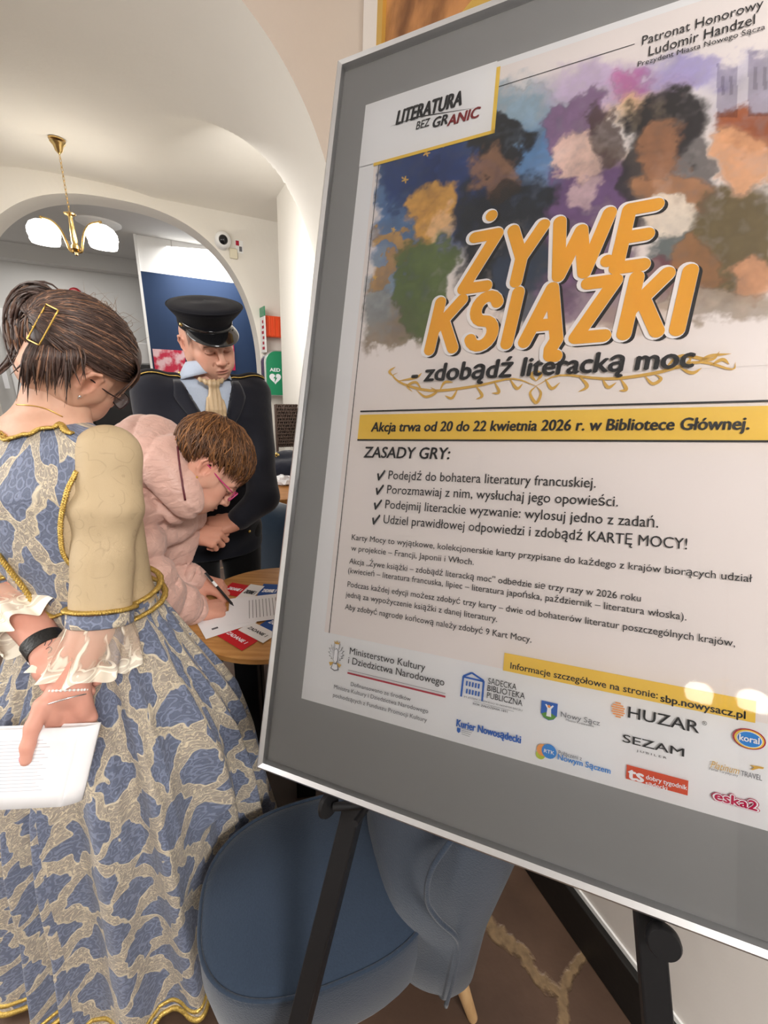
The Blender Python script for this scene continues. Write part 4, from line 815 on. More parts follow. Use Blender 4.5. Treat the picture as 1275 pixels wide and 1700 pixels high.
# bodice
S = SDF(); S.loft(torso_c, RGT, FWD, [.150, .128, .140, .150, .128, .07], [.105, .092, .108, .112, .075, .05], cap=.0)
S.cone(RSH - RGT * .02, LSH + RGT * .02, .046, .046, .03)
NB = Pd(40, 728, .70)
def neckcut(P):                                       # low scooped neckline at the back and front
    d = P - SM; return -np.maximum(.0 - (d[..., 2] - (.018 + .55 * np.abs(d @ RGT + .01) ** 1.25 * 1.35)), -1)
lowcut = lambda P: -(P[..., 2] - (WC[2] - .06 + np.minimum(.42 * np.abs((P - WC) @ RGT - .01), .022)))
bod = S.mesh(.006, cut=lambda P: np.maximum(neckcut(P), lowcut(P)))
BV = bvh_of(bod); bpat = uvcyl(bod[0], WC, FWD, RGT, .13)
seam = [(127, 783), (112, 815), (103, 850), (101, 885), (107, 920), (127, 945)]
fc = np.array([np.mean(bod[0][list(q)], 0) for q in bod[1]]); px = proj(fc); sy = np.array(seam)[:, 1]; sx = np.array(seam)[:, 0]
side = ((px[:, 0] > np.interp(px[:, 1], sy, sx)) & (px[:, 1] > 783) & (px[:, 1] < 1000) & ((fc - WC) @ RGT > .0)) 
BO_ = WP_.part('bodice', bod, [M_BROC, M_BEIGE], mi=side.astype(int), pat=bpat, label='blue and gold brocade bodice laced with gold trim')
# body: neck, shoulders, head, forearms and hands
S = SDF(); S.loft([c - UP * .004 for c in torso_c], RGT, FWD, [.132, .112, .124, .134, .112, .058], [.090, .078, .092, .098, .062, .042], cap=.0)
S.cone(RSH - RGT * .02, LSH + RGT * .02, .036, .036, .03); nk0 = SM + UP * .03 + FWD * .0; nk1 = HW_.w(0, .002, -.048)
S.cone(nk0 + RGT * .012, nk1, .044, .041, .04); S.cone(nk0 - RGT * .045 - UP * .025, nk1 - UP * .02, .024, .024, .05); S.cone(nk0 + RGT * .05 - UP * .02, nk1 - UP * .01, .026, .026, .05)
m1 = S.mesh(.005); hv, hf = head_sdf(neck=.046).mesh(.0022)
RWR = Pd(113, 1140, .700); LWR = Pd(80, 1078, .735)
S = SDF(); nl = hand_ops(S, RWR, CM @ V(-.06, -.93, -.16), CM @ V(-.45, .0, -.85), mirror=-1, curls=((4, 8, 6), (4, 8, 6), (5, 9, 6), (6, 10, 6)), spread=(5, 3, 1, 1), thumb=[(.034, .020, -.012), (.046, .046, -.030), (.052, .072, -.042), (.054, .094, -.050)], k=.94, forearm=REL + V(-.01, -.02, -.03), r_fore=.034)
S2 = SDF(); nl2 = hand_ops(S2, LWR, CM @ V(.86, -.50, .10), CM @ V(.42, .70, .56), mirror=1, curls=((48, 55, 25), (52, 58, 25), (56, 58, 25), (58, 58, 25)), k=.92, forearm=Pd(14, 990, .785), r_fore=.036, thumb=[(.030, .024, -.014), (.036, .046, -.030), (.030, .066, -.040), (.02, .08, -.044)])
h1, h2 = S.mesh(.0016), S2.mesh(.0016)
bm = join(m1, (HW_.W(hv), hf), h1, h2)
handc = lambda n: np.tile(np.array(lin(214, 158, 140)), (n, 1))
BODY_ = WP_.part('body', bm, M_SKIN, colr=np.concatenate([np.tile(SKINS['w'], (len(m1[0]), 1)), head_colors(hv, SKINS['w'], browcol=(.05, .03, .02)), handc(len(h1[0])), handc(len(h2[0]))]))
M_NAIL = mat('pink_nails', lin(232, 160, 176), .2, spec=.6); 
for q in nl + nl2: WP_.part('fingernail', nail_mesh([q]), M_NAIL, BODY_, label='pale pink fingernail')
# trims on the bodice
def top_edge(bv, xs, y0, y1):
    out = []
    for x in xs:
        for y in np.arange(y0, y1, 1.0):
            p, n = hit(bv, x, y)
            if p is not None and n.dot(CAM - p) > 0 and n[2] < .85 and n[1] < .3: out.append(p + n * .004 - UP * .003 + unit(CAM - p) * .004); break
    return out
te = top_edge(BV, np.arange(-40, 126, 5), 640, 800); te = smooth_path(np.array(te)[::2], 60)
WP_.part('gold_trim', braid(te, .004, .005), M_BRAID, BO_, label='plaited gold trim along the neckline')
tr = [seam, [(2, 918), (22, 945), (45, 975), (66, 1005), (88, 1021), (104, 1017), (122, 1011)]]
for q, s_ in zip(tr, (1, 1)):
    p = drape(BV, q, 60, .005)
    if len(p) > 4: WP_.part('gold_trim', braid(p), M_BRAID, BO_, label='plaited gold trim')
# sleeves
def sleeve(sh, el, bulge, name='sleeve'):
    S = SDF(); d = unit(el - sh); up_ = sh + UP * .0
    S.cone(sh - d * .0, sh + d * .09, .049, .054, .03); S.cone(sh + d * .07, el + d * .004, .053, .050, .03); S.ell(sh + UP * .006, (.050, .050, .046), k=.03)
    ax = unit(np.cross(d, UP)); 
    def disp(P):
        t = (P - sh) @ d; return .0032 * np.sin(t * 55 + 9 * vnoise(P, 9, 4, 2)) * np.clip(1.1 - np.abs(t - .10) / .13, 0, 1) + .006 * vnoise(P, 16, 5, 3)
    m = S.mesh(.0055, disp=disp, cut=lambda P: (P - el) @ d - .0); v = m[0]
    a = unit(np.cross(d, V(0, 1, 0))); b = np.cross(d, a); r = v - sh; th = np.arctan2(r @ a, r @ b)
    return m, np.stack([th * .05, -(r @ d), 0 * th], 1), d
def ringpts(c, d, r, n=64, sq=1.0):
    a = unit(np.cross(d, V(0, 1, 0))); b = np.cross(d, a); return np.array([c + r * (a * math.cos(t) + sq * b * math.sin(t)) for t in np.linspace(0, 2*np.pi, n)])
def ruffle(c, d, r0, r1, L, waves, seed, droop):
    a = unit(np.cross(d, V(0, 1, 0))); b = np.cross(d, a); P, Q = [], []; rg = np.random.default_rng(seed); ph = rg.random(3) * 6
    for i, t in enumerate(np.linspace(0, 1, 22)):
        row, q = [], []
        for th in np.linspace(0, 2*np.pi, 181):
            w_ = (math.sin(waves * th + ph[0]) + .5 * math.sin((waves * 2 - 3) * th + ph[1])) * .011 * t ** 1.2
            r = r0 + (r1 - r0) * t ** .85 + w_; l = L * t * (1 + .06 * math.sin(waves * th + ph[2]) * t); row.append(c + d * l + (a * math.cos(th) + b * math.sin(th)) * r + droop * t * t); q.append((th * .055, l, 0))
        P.append(row); Q.append(q)
    return grid(np.array(P)), np.array(Q).reshape(-1, 3)
for sh, el, sd in ((RSH, REL, 1), (LSH, LEL, 2)):
    m, pt_, d = sleeve(sh, el, 0); so = WP_.part('sleeve', m, M_BEIGE, pat=pt_, label='beige damask sleeve')
    WP_.part('gold_trim', braid(ringpts(el - d * .006, d, .0525), .0042, .0055), M_BRAID, so, label='plaited gold trim')
    bd = [ringpts(el + d * z, d, r, 49)[:-1] for z, r in ((0, .0515), (.022, .052), (.024, .05))]; v, f = loftc(bd); f = f[:-2]
    WP_.part('cuff_band', (v, f), M_BROC, so, pat=np.stack([np.tile(np.linspace(0, .33, 48), 3), np.repeat([0, .022, .024], 48), np.zeros(144)], 1), label='blue brocade band', solid=.002)
    dd = unit(d * .6 + (V(-.05, -.25, -1) if sd == 1 else unit(Pd(76, 1068, .745) - LEL) * 3)); (v, f), q = ruffle(el + d * .02, dd, .049, .076 if sd == 1 else .068, .078 if sd == 1 else .10, 9, sd, V(-.012, -.01, 0) if sd == 1 else V(.02, 0, 0))
    WP_.part('lace_cuff', (v, f), M_LACE, so, pat=q, label='sheer cream lace ruffle')
# skirt
P, Q = [], []; rg = np.random.default_rng(3); NTH = 520; th = np.linspace(0, 2*np.pi, NTH + 1)
phs = rg.random(6) * 6.28; warp = th + .09 * np.sin(3 * th + phs[0]) + .05 * np.sin(7 * th + phs[1])
NPL = 17; SK0 = WC - UP * .018
for t in np.linspace(0, 1, 110):
    z = SK0[2] * (1 - t) + .012 * t; g = np.interp(z, [0, .03, .3, .5, .67, .75, .82, .9, .97, 1.0], [.36, .355, .315, .30, .275, .245, .212, .175, .145, .135]); gx = g; gy = g * (.80 + .10 * t)
    amp = (.007 + .024 * min(1, t * 2.2)) * (1 - .25 * t)
    s_ = np.sin(NPL * warp / 1.0 + .6 * np.sin(t * 3 + phs[2])); pl = np.sign(s_) * np.abs(s_) ** .8 - .35 * np.abs(np.sin(NPL * warp / 2 + .5)) ** 8 * 2.2
    big = .5 * np.sin(5 * th + phs[3] + .8 * t) + .4 * np.sin(9 * th + phs[4])
    tuck = -.0 ; r = 1 + 0 * th
    c = SK0 + V(-.005, .045, 0) * t; low = np.where(np.abs(np.sin(th / 1)) >= 0, 0, 0)
    x = (gx + amp * pl + .012 * t * big) * np.sin(th); y = -(gy + amp * pl + .012 * t * big) * np.cos(th)
    zz = z - .045 * (1 - t) ** 3 * (1 - np.abs(np.sin(th / 1.0)) ) * (np.cos(th) > 0) * np.cos(th)
    row = c[None] * V(1, 1, 0) + x[:, None] * RGT + y[:, None] * FWD + zz[:, None] * UP
    if z < .60:                                        # the cloth presses against the armchair seat
        lim = -.385 + np.maximum(0, row[:, 1] - .70) * 2.2 + max(0, z - .46) * 1.2 + (max(0, .17 - z)) * .4; row[:, 0] = np.minimum(row[:, 0], lim + .25 * np.maximum(0, np.minimum(row[:, 0] - lim, .04)))
    P.append(row + 0 * c[None]); Q.append(np.stack([th * .46 * (.75 + .25 * t), np.full(NTH + 1, -t * 1.12), np.zeros(NTH + 1)], 1))
P, Q = np.array(P), np.array(Q); v, f = grid(P)
arc = np.concatenate([[0], np.cumsum(np.linalg.norm(np.diff(P[75], axis=0), axis=1))])
for k in range(len(Q)): Q[k][:, 0] = arc * (.80 + .20 * k / len(Q)) + .004 * k / len(Q)
SKO = WP_.part('skirt', (v, f), M_BROC, pat=Q.reshape(-1, 3), label='full pleated blue and gold brocade skirt')
WP_.part('gold_trim', join(tube(P[-2][:-1], .007, 6, closed=True), tube(P[-5][:-1], .005, 6, closed=True)), M_BRAID, SKO, label='gold braid round the hem')
for dz, s2 in ((-.008, 1.0), (.022, .965)):
    WP_.part('gold_trim', braid([SK0 + UP * dz + RGT * (.147 * math.sin(a) * s2) - FWD * (.122 * math.cos(a)) * s2 for a in np.linspace(.75, 4.2, 65)], .004, .005), M_BRAID, BO_, label='plaited gold trim round the waist')
# hair: base volume, swept strands, clip loops and loose nape ends
hb = SDF(); hb.ell((0, -.018, .044), (.085, .098, .086), k=.02).ell((0, .040, .072), (.056, .040, .040), k=.03)
def facecut(P): x, y, z = P[..., 0], P[..., 1], P[..., 2]; return np.minimum(np.maximum(.0 - (.018 + .0 * y - z), (.052 - y) * -1 - 0) * 0 + (np.minimum(y - .012 - .9 * (z - .0) * (z > 0), .060 - z) ), .5)
def hairmask(P):
    x, y, z = P[..., 0], P[..., 1], P[..., 2]
    return np.maximum(np.where((np.abs(x) > .05) & (y > -.035) & (z < .026), .02, -1), np.maximum(np.minimum(y - (-.012 + .75 * np.clip(z, -.02, .2)), .058 - z + .0 * y), -(z + .062 - .35 * np.clip(-y, 0, .2)) * 0 + (-.075 - z)))
hm = hb.mesh(.004, disp=lambda P: .006 * vnoise(P, 30, 8, 2), cut=hairmask); col = np.tile(lin(70, 52, 46), (len(hm[0]), 1))
HO = WP_.part('hair', (HW_.W(hm[0]), hm[1]), M_HAIR, colr=col)
clip = HW_.local(Pd(86, 545, .700)); cs_ = unit(clip); paths, rads, cols = [], [], []; rg = np.random.default_rng(11)
HC = V(0, -.018, .041); HR = V(.0895, .1025, .0935)
def sph(u): return HC + HR * unit(u)
def hc(base, var=.35):
    k = 1 + rg.normal(0, var); return np.clip(np.array(base) * max(.45, k), 0, 1)
BR, HI = lin(84, 64, 57), lin(140, 104, 82)
cdir = unit((clip - HC) / HR)
for i in range(2100):
    az = rg.uniform(-2.45, 2.45); el = rg.uniform(-.25, 1.25)     # start near the hairline or on the crown
    st = V(math.sin(az) * math.cos(el), math.cos(az) * math.cos(el), math.sin(el)) if i % 3 else V(math.sin(az), math.cos(az) * .8, .05 + .35 * max(0, math.cos(az)) - .15 * max(0, -math.cos(az)))
    st = unit(st); P0 = sph(st)
    if P0[1] > .03 + .8 * max(P0[2], 0) and P0[2] < .035: continue
    if P0[2] < .012 and abs(P0[0]) > .06 and P0[1] > -.05: continue
    off = rg.uniform(.992, 1.03); pts = []
    for t in np.linspace(0, .97, 13):
        q = unit(st * (1 - t) + cdir * t); k = off + .03 * math.sin(t * 3.1) * rg.uniform(.6, 1.2) * .4; pts.append(HC + HR * q * k)
    pa_ = np.array(pts)
    if ((np.abs(pa_[:, 0]) > .055) & (pa_[:, 1] > -.040) & (pa_[:, 1] < .04) & (pa_[:, 2] < .030)).any(): continue
    paths.append(HW_.W(pa_ + rg.normal(0, .0007, (13, 3)))); rads.append(rg.uniform(.0008, .0019)); cols.append(hc(HI if rg.random() < .10 + .3 * max(0, st[2]) else BR, .22))
C0 = Pd(86, 545, .700)
def pix(*q): return np.array([Pd(x, y, d) for x, y, d in q])
for i in range(70):                                    # rounded loops beyond the clip
    j = rg.normal(0, 5, 2); s_ = rg.uniform(.55, 1.22); c_ = np.array([62., 548.]); pp = [(96, 506), (70, 486), (40, 488), (21, 514), (19, 552), (33, 592), (52, 612)]
    if i % 3 == 0: pp = [(94, 512), (72, 506), (52, 520), (46, 546), (50, 575), (60, 590)]
    paths.append(smooth_path(pix(*[(c_[0] + (x - c_[0]) * s_ + j[0], c_[1] + (y - c_[1]) * s_ + j[1], .715 + rg.normal(0, .012)) for x, y in pp]), 16)); rads.append(rg.uniform(.0014, .0034)); cols.append(hc(HI if rg.random() < .3 else BR))
for i in range(26):                                    # the long loose lock to the left
    j = rg.normal(0, 3.2, 2); paths.append(smooth_path(pix(*[(x + j[0], y + j[1] * k, .705 + .004 * rg.normal()) for x, y, k in ((88, 498, .6), (60, 484, .6), (34, 494, .7), (22, 525, .8), (24, 560, .8), (22, 590, .8), (0, 616, .5), (-14, 624, .4))]), 18)); rads.append(rg.uniform(.001, .0026)); cols.append(hc(BR))
for i in range(210):                                   # loose ends falling over the nape
    x0 = rg.uniform(58, 128); t = (x0 - 58) / 70; x1 = 40 + t * 86 + rg.normal(0, 9); y1 = 630 + rg.normal(0, 14) - 6 * t; pt_ = pix((x0 * .6 + 40, 548 + rg.normal(0, 8), .695), ((x0 + x1) / 2 + rg.normal(0, 5), 590, .672 + .012 * t), (x1, y1, .690 + .01 * t)); paths.append(smooth_path(pt_, 11)); rads.append(rg.uniform(.0012, .0034)); cols.append(hc(BR if rg.random() < .85 else HI))
for i in range(420):                                   # fringe over the forehead and temple
    x0 = rg.uniform(-.05, .082); s0 = sph(V(x0 / .085, .45, .85)); yy = .098 - 7.5 * x0 * x0; e0 = V(x0 + rg.normal(0, .004), yy, .042 - 1.6 * max(0, x0 - .055) + rg.normal(0, .006)); m0 = V(x0, min(.092, yy * .9 + .004), .072)
    paths.append(HW_.W(smooth_path([s0, m0, e0], 10))); rads.append(rg.uniform(.0008, .0018)); cols.append(hc(BR if rg.random() < .7 else HI, .25))
for i in range(30):                                    # fly-away hairs on top
    a = rg.uniform(-.07, .07); s0 = sph(V(a * 8, rg.uniform(-.8, .5), 1)); paths.append(HW_.W(smooth_path([s0, s0 * 1.05 + rg.normal(0, .006, 3), s0 * V(1, 1, 1.16) + rg.normal(0, .018, 3)], 8))); rads.append(.00035); cols.append(np.array(lin(150, 120, 95)))
sv, sf, sc_ = strands(paths, rads, cols); WP_.part('hair_strands', (sv, sf), M_HAIR, HO, colr=sc_, label='swept-up brown strands and loose ends')
# claw clip: open gold rectangle with teeth
hbv = bvh_of((sv, sf)); cl_ = []
for x, y in ((77, 505), (97, 515), (65, 573), (45, 563)):
    p, n = hit(hbv, x, y); cl_.append(Pd(x, y, (.69 if p is None else float((CM.T @ (p - CAM))[2] * -1)) - .010))
dm = min(float((CM.T @ (q - CAM))[2] * -1) for q in cl_); ca, cb, cc, ce = [Pd(x, y, dm + (.006 if k % 3 == 0 else 0)) for k, (x, y) in enumerate(((77, 505), (97, 515), (65, 573), (45, 563)))]
HCLIP = WP_.part('hair_clip', join(tube(np.concatenate([smooth_path([p_, q_], 8)[:-1] for p_, q_ in ((ca, cb), (cb, cc), (cc, ce), (ce, ca))]), .0012, 8, closed=True), *[tube([ca * (1 - q) + ce * q, ca * (1 - q) + ce * q - unit(cb - ca) * .012 - CM @ V(0, 0, .008), ca * (1 - q) + ce * q - unit(cb - ca) * .016 - CM @ V(0, 0, .02)], .0016, 6, smooth=6) for q in (.35, .45, .55, .65)]), M_GOLD, HO, label='open gold rectangular claw clip')
# glasses, earring, necklace
M_DKM = mat('dark_metal_frame', (.05, .03, .035), .3, .7); M_LENS = mat('lens', (.9, .86, .88), .05, alpha=.28, spec=.8)
def glasses(H, thing, mf, rx=.024, rz=.017, y=.104, zc=-.004, r=.0013, lab='thin dark-framed glasses'):
    ms, ls = [], []
    for x in (-1, 1):
        pr_ = [(x * .031 + rx * np.sign(math.cos(t)) * abs(math.cos(t)) ** .6, y - .22 * abs(x*.031 + rx * math.cos(t)) ** 1.5 * 1.2, zc + rz * np.sign(math.sin(t)) * abs(math.sin(t)) ** .6) for t in np.linspace(0, 2*np.pi, 36, endpoint=False)]; W_ = H.W(np.array(pr_)); ms.append(tube(W_, r, 6, closed=True)); ls.append((W_, [tuple(range(36))]))
        ms.append(tube(H.W(np.array([(x * (.031 + rx), y - .016, zc + .008), (x * .073, y - .035, zc + .008), (x * .079, .03, zc + .007), (x * .080, -.015, zc + .010), (x * .079, -.03, -.006)])), r * 1.05, 6, smooth=16))
    ms.append(tube(H.W(np.array([(-.009, y, zc + .004), (0, y + .004, zc + .008), (.009, y, zc + .004)])), r, 6, smooth=6))
    g = thing.part('glasses', join(*ms), mf, label=lab); thing.part('lenses', join(*ls), M_LENS, g, label='clear lenses')
glasses(HW_, WP_, M_DKM)
e0 = HW_.w(.083, -.006, -.034); WP_.part('earring', join(ball(e0, .0026), tube([e0, HW_.w(.084, -.006, -.040)], .001, 6)), M_SILVER, label='small silver stud earring')
bvb = bvh_of(m1); nkp = drape(bvb, [(28, 672), (55, 674), (80, 680), (104, 692)], 30, .0014); 
if len(nkp) > 4: WP_.part('necklace', tube(nkp, .0009, 6), M_GOLD, label='fine gold chain')
# wrist strap and bracelets
def cuffring(c, d, r, w_, m, nm, lb, par=None):
    d = unit(d); a = unit(np.cross(d, V(0, 0, 1) if abs(d[2]) < .9 else V(0, 1, 0))); b = np.cross(d, a); rings = [np.array([c + d * z + rr * (a * math.cos(t) + b * .86 * math.sin(t)) for t in np.linspace(0, 2*np.pi, 40, endpoint=False)]) for z, rr in ((-w_/2, r), (-w_/2, r + .003), (w_/2, r + .003), (w_/2, r))]
    v, f = loftc(rings); f = f[:-2] + [(3*40 + q, 3*40 + (q+1) % 40, (q+1) % 40, q) for q in range(40)]; return WP_.part(nm, (v, f), m, par, lb, smooth='auto')
dL = unit(LWR - Pd(14, 990, .785)); SB = cuffring(LWR - dL * .012, dL, .0295, .026, mat('black_leather', (.012, .012, .012), .45, bump=.2, bscale=200), 'wrist_strap', 'wide black leather wrist strap')
WP_.part('buckle', tube(np.array([LWR - dL * .012 + CM @ V(-.004 + .006 * math.cos(t), -.022 + .006 * math.sin(t), .024) for t in np.linspace(0, 6.28, 13)[:-1]]), .0012, 6, closed=True), M_SILVER, SB, label='small silver buckle')
dR = unit(V(*(CM @ V(-.06, -.93, .10))))
def bangle(c, d, r, rt, beads=0):
    d = unit(d); a = unit(np.cross(d, V(0, 1, .2))); b = np.cross(d, a); p = np.array([c + r * (a * math.cos(t) + b * .85 * math.sin(t)) for t in np.linspace(0, 2*np.pi, 60, endpoint=False)]); ms = [tube(p, rt, 8, closed=True)]
    if beads: ms += [ball(q, beads, n=8) for q in p[::2]]
    return join(*ms)
WP_.part('bangle', bangle(RWR + dR * .022, unit(dR + CM @ V(.38, 0, .2)), .034, .0013), M_SILVER, label='thin silver bangle'); WP_.part('bracelet', bangle(RWR + dR * .006, unit(dR + CM @ V(.1, 0, .3)), .031, .0006, .0024), mat('pearl', (.85, .83, .80), .25), label='bracelet of small pale beads')
# tattoo strokes above the strap
bl_ = bvh_of(h2)
for k, q in enumerate(([(74, 1072), (78, 1062), (83, 1058), (86, 1064), (80, 1072)], [(76, 1078), (82, 1074), (86, 1078), (81, 1084)], [(80, 1060), (84, 1054), (88, 1056)])):
    p = drape(bl_, q, 16, .0004)
    if len(p) > 3: WP_.part('tattoo', tube(p, .0006, 5), mat('tattoo_ink', (.05, .05, .06), .6), label='small dark line tattoo on the wrist')
# folded paper in her hand
pA, pB, pC_, pD_ = Pd(-70, 1214, .672), Pd(158, 1205, .684), Pd(127, 1336, .668), Pd(-70, 1346, .656)
n_ = unit(np.cross(pB - pA, pD_ - pA)); n_ = n_ if n_.dot(CAM - pA) > 0 else -n_
PF = Thing('folded_paper', (pA + pC_) / 2, 'white folded sheets of paper held behind the gown by the thumb', 'paper')
def leafm(o, bow, sh, th_=.0006):
    P = []
    for u in np.linspace(0, 1, 18): P.append([pA * (1-u)*(1-v_) + pB * u*(1-v_) + pC_ * u*v_ + pD_ * (1-u)*v_ + n_ * (o + bow * math.sin(u * np.pi * .5) ** 6 * 1) + (pB - pA) * sh * u for v_ in np.linspace(0, 1, 6)])
    return grid(np.array(P))
PF.part('front_leaf', leafm(.004, .0, -.10), M_PAPER, solid=.0006, label='front leaf with faint print'); PF.part('back_leaf', leafm(-.016, .0, .0), M_PAPER, solid=.0006); PF.part('inner_leaf', leafm(.0012, .0, -.075), M_PAPER, solid=.0005)
e1 = leafm(.004, 0, -.10)[0].reshape(18, 6, 3)[-1]; e2 = leafm(-.016, 0, 0)[0].reshape(18, 6, 3)[-1]
PF.part('fold', grid(np.array([[a * (1 - t) ** 2 + 2 * t * (1 - t) * ((a + b) / 2 + unit(pB - pA) * .012) + b * t * t for t in np.linspace(0, 1, 8)] for a, b in zip(e1, e2)])), M_PAPER, solid=.0006, label='curved fold of the sheets')
fl = leafm(.0046, 0, -.10)[0].reshape(18, 6, 3); I_FNT = ink('faint_grey', (196, 196, 204))
pr = Print(lambda u, v_, l: (pA * (1-u)*(1-v_) + pB * u*(1-v_) + pC_ * u*v_ + pD_ * (1-u)*v_) + n_ * (.0046 + l * .0002) - (pB - pA) * .10 * u)
for k in range(15): pr.poly([(.34, .14 + k * .045), (.34, .148 + k * .045), (.72 + .1 * ((k * 7) % 3) / 3, .148 + k * .045), (.72 + .1 * ((k * 7) % 3) / 3, .14 + k * .045)], I_FNT, 1)
pr.build('print', PF)
# ================================================================== man in the dark uniform and peaked cap
def cloth(name, rgb, rough=.8, sc=900, b=.2, wr=.5, sheen=.2, wsc=14):
    t = NT(name, rough, .25); p = t.objc(); c = np.array(lin(*rgb)); t.color(t.mix(t.noise(p, sc, 2), c * .75, np.clip(c * 1.3, 0, 1))); t.bump(t.math('ADD', t.math('MULTIPLY', t.noise(p, sc, 2), .15), t.math('MULTIPLY', t.noise(p, wsc, 3), wr)), b, .01); t.b.inputs['Sheen Weight'].default_value = sheen; return t.m
M_SUIT = cloth('dark_suit', (24, 26, 36), wr=.7, b=.35); M_TROU = cloth('black_trousers', (14, 14, 16))
M_SHIRT = cloth('pale_blue_shirt', (176, 188, 206), wr=.4); M_SATIN = mat('champagne_satin', lin(182, 158, 124), .32, noise=.12, nscale=14, bump=.3, bscale=18, spec=.5)
M_GBTN = mat('gold_button', (.80, .60, .22), .25, 1)
HM = Head(Pd(345, 567, 1.46), RB(345, 567, .36, -.36, .85), RB(345, 567, .03, .92, .38), 1.0)
TM = Pd(341, 640, 1.53); FM = RB(340, 700, .22, 0, 1); FM = unit(V(FM[0], FM[1], 0)); RM = np.cross(FM, UP)
PM = Thing('person', V(TM[0], TM[1], 0), 'person in a dark uniform with gold-trimmed epaulettes and peaked cap, hands clasped, looking down', 'person')
zt_ = [.74, .88, .98, 1.10, 1.22, 1.31, TM[2], TM[2] + .035]
ctr = [V(TM[0], TM[1], z) + FM * (.02 * math.sin((z - .8) * 3) - .0) - FM * .02 for z in zt_]
RXm, RYm = [.185, .180, .172, .182, .200, .205, .170, .075], [.130, .130, .125, .130, .138, .128, .090, .06]
SR, SL = TM + RM * .178 - UP * .028, TM - RM * .178 - UP * .028
ER, EL_ = Pd(266, 800, 1.50), Pd(436, 826, 1.52); WR_, WL_ = Pd(318, 884, 1.385), Pd(392, 866, 1.455)
vx = lambda P: (P - TM) @ RM; vz = lambda P: P[..., 2] - TM[2]; vf = lambda P: (P - TM) @ FM
def vee(P):                                          # the open front of the jacket
    x, z = np.abs(vx(P) - .004), vz(P); return np.where(vf(P) > .0, np.minimum((.010 + (z + .175) * .40) - x, z + .175), -1)
S = SDF(); S.loft(ctr, RM, FM, RXm, RYm, cap=.0)
for s_, e_, w_ in ((SR, ER, WR_), (SL, EL_, WL_)): S.cone(s_, e_, .068, .056, .05); S.cone(e_, w_ + unit(e_ - w_) * .02, .056, .042, .02)
S.cone(SR, SL, .055, .055, .03)
fold = lambda P: .004 * vnoise(P, 12, 21, 3) + .0028 * np.sin(vz(P) * 46 + vx(P) * 30 + 8 * vnoise(P, 5, 22, 2)) * np.clip(-vz(P) * 3, 0, 1)
jk = S.mesh(.007, disp=fold, cut=vee); JO = PM.part('jacket', jk, M_SUIT, label='dark navy double-breasted uniform jacket')
JB = bvh_of(jk)
S = SDF(); S.loft([c for c in ctr[3:]], RM, FM, [r - .012 for r in RXm[3:]], [r - .012 for r in RYm[3:]], cap=.0)
sh = S.mesh(.006, cut=lambda P: -vee(P) - .03); SHO = PM.part('shirt', sh, M_SHIRT, label='pale blue collared shirt')
nkb = TM + UP * .03 + FM * .012; nkt = HM.w(0, -.03, -.07)
col_ = []
for sg in (-1, 1):                                   # folded collar wings
    P = []
    for t in np.linspace(0, 1, 10):
        a = math.radians(175 - 165 * t) * 1.0; d = FM * -math.cos(a) * 1.0 + RM * sg * math.sin(a); top = nkb + d * (.064 - .002 * t) + UP * (.060 - .022 * t) + FM * .01 * t; bot = nkb + d * (.076 + .012 * t) + UP * (.018 - .062 * t) + FM * .014 * t + RM * sg * .016 * t; P.append([top * (1 - q) + bot * q + d * .004 * math.sin(q * 3.1) for q in np.linspace(0, 1, 6)])
    col_.append(grid(np.array(P)))
PM.part('collar', join(*col_), M_SHIRT, SHO, solid=.003)
# lapels: raised folded panels either side of the opening
for sg in (-1, 1):
    P = []
    for t in np.linspace(0, 1, 16):
        z = -.175 + t * .195; x0 = .010 + (z + .175) * .40; wd = .052 * math.sin(min(1, t * 1.3) * np.pi * .5) ** .8 * (1 if t < .72 else 1 - (t - .72) * 2.2) + .004; row = []
        for q in np.linspace(0, 1, 6):
            x = x0 + wd * q + .0; o = TM + RM * (sg * x + .004) + UP * z + FM * .5; r = JB.ray_cast(Vector(o), Vector(-FM)); p = np.array(r[0]) if r[0] is not None else TM + RM * sg * x + UP * z + FM * .1
            row.append(p + FM * (.007 + .004 * math.sin(q * 3.1)))
        P.append(row)
    PM.part('lapel', grid(np.array(P)), M_SUIT, JO, solid=.004)
# cravat
kt = nkb + FM * .100 - UP * .020
S = SDF(); S.ell(kt, (.019, .015, .018), np.array([RM, FM, UP]), .006); S.cone(kt + UP * .004 + RM * .012, kt + UP * .016 + RM * .040 - FM * .016, .011, .007, .006); S.cone(kt + UP * .004 - RM * .012, kt + UP * .016 - RM * .040 - FM * .016, .011, .007, .006)
for sg in (-1.5, -.5, .5, 1.5): S.cone(kt - UP * .008 + RM * sg * .005, kt - UP * .085 + RM * sg * .016 + FM * (.026 - .005 * abs(sg)), .008, .0125, .004); S.cone(kt - UP * .085 + RM * sg * .016 + FM * (.026 - .005 * abs(sg)), kt - UP * .19 + RM * sg * .010 + FM * (.034 - .005 * abs(sg)), .0125, .010, .004)
PM.part('cravat', S.mesh(.0035, disp=lambda P: .0022 * np.sin(vx(P) * 420 + vz(P) * 30)), M_SATIN, label='champagne satin cravat')
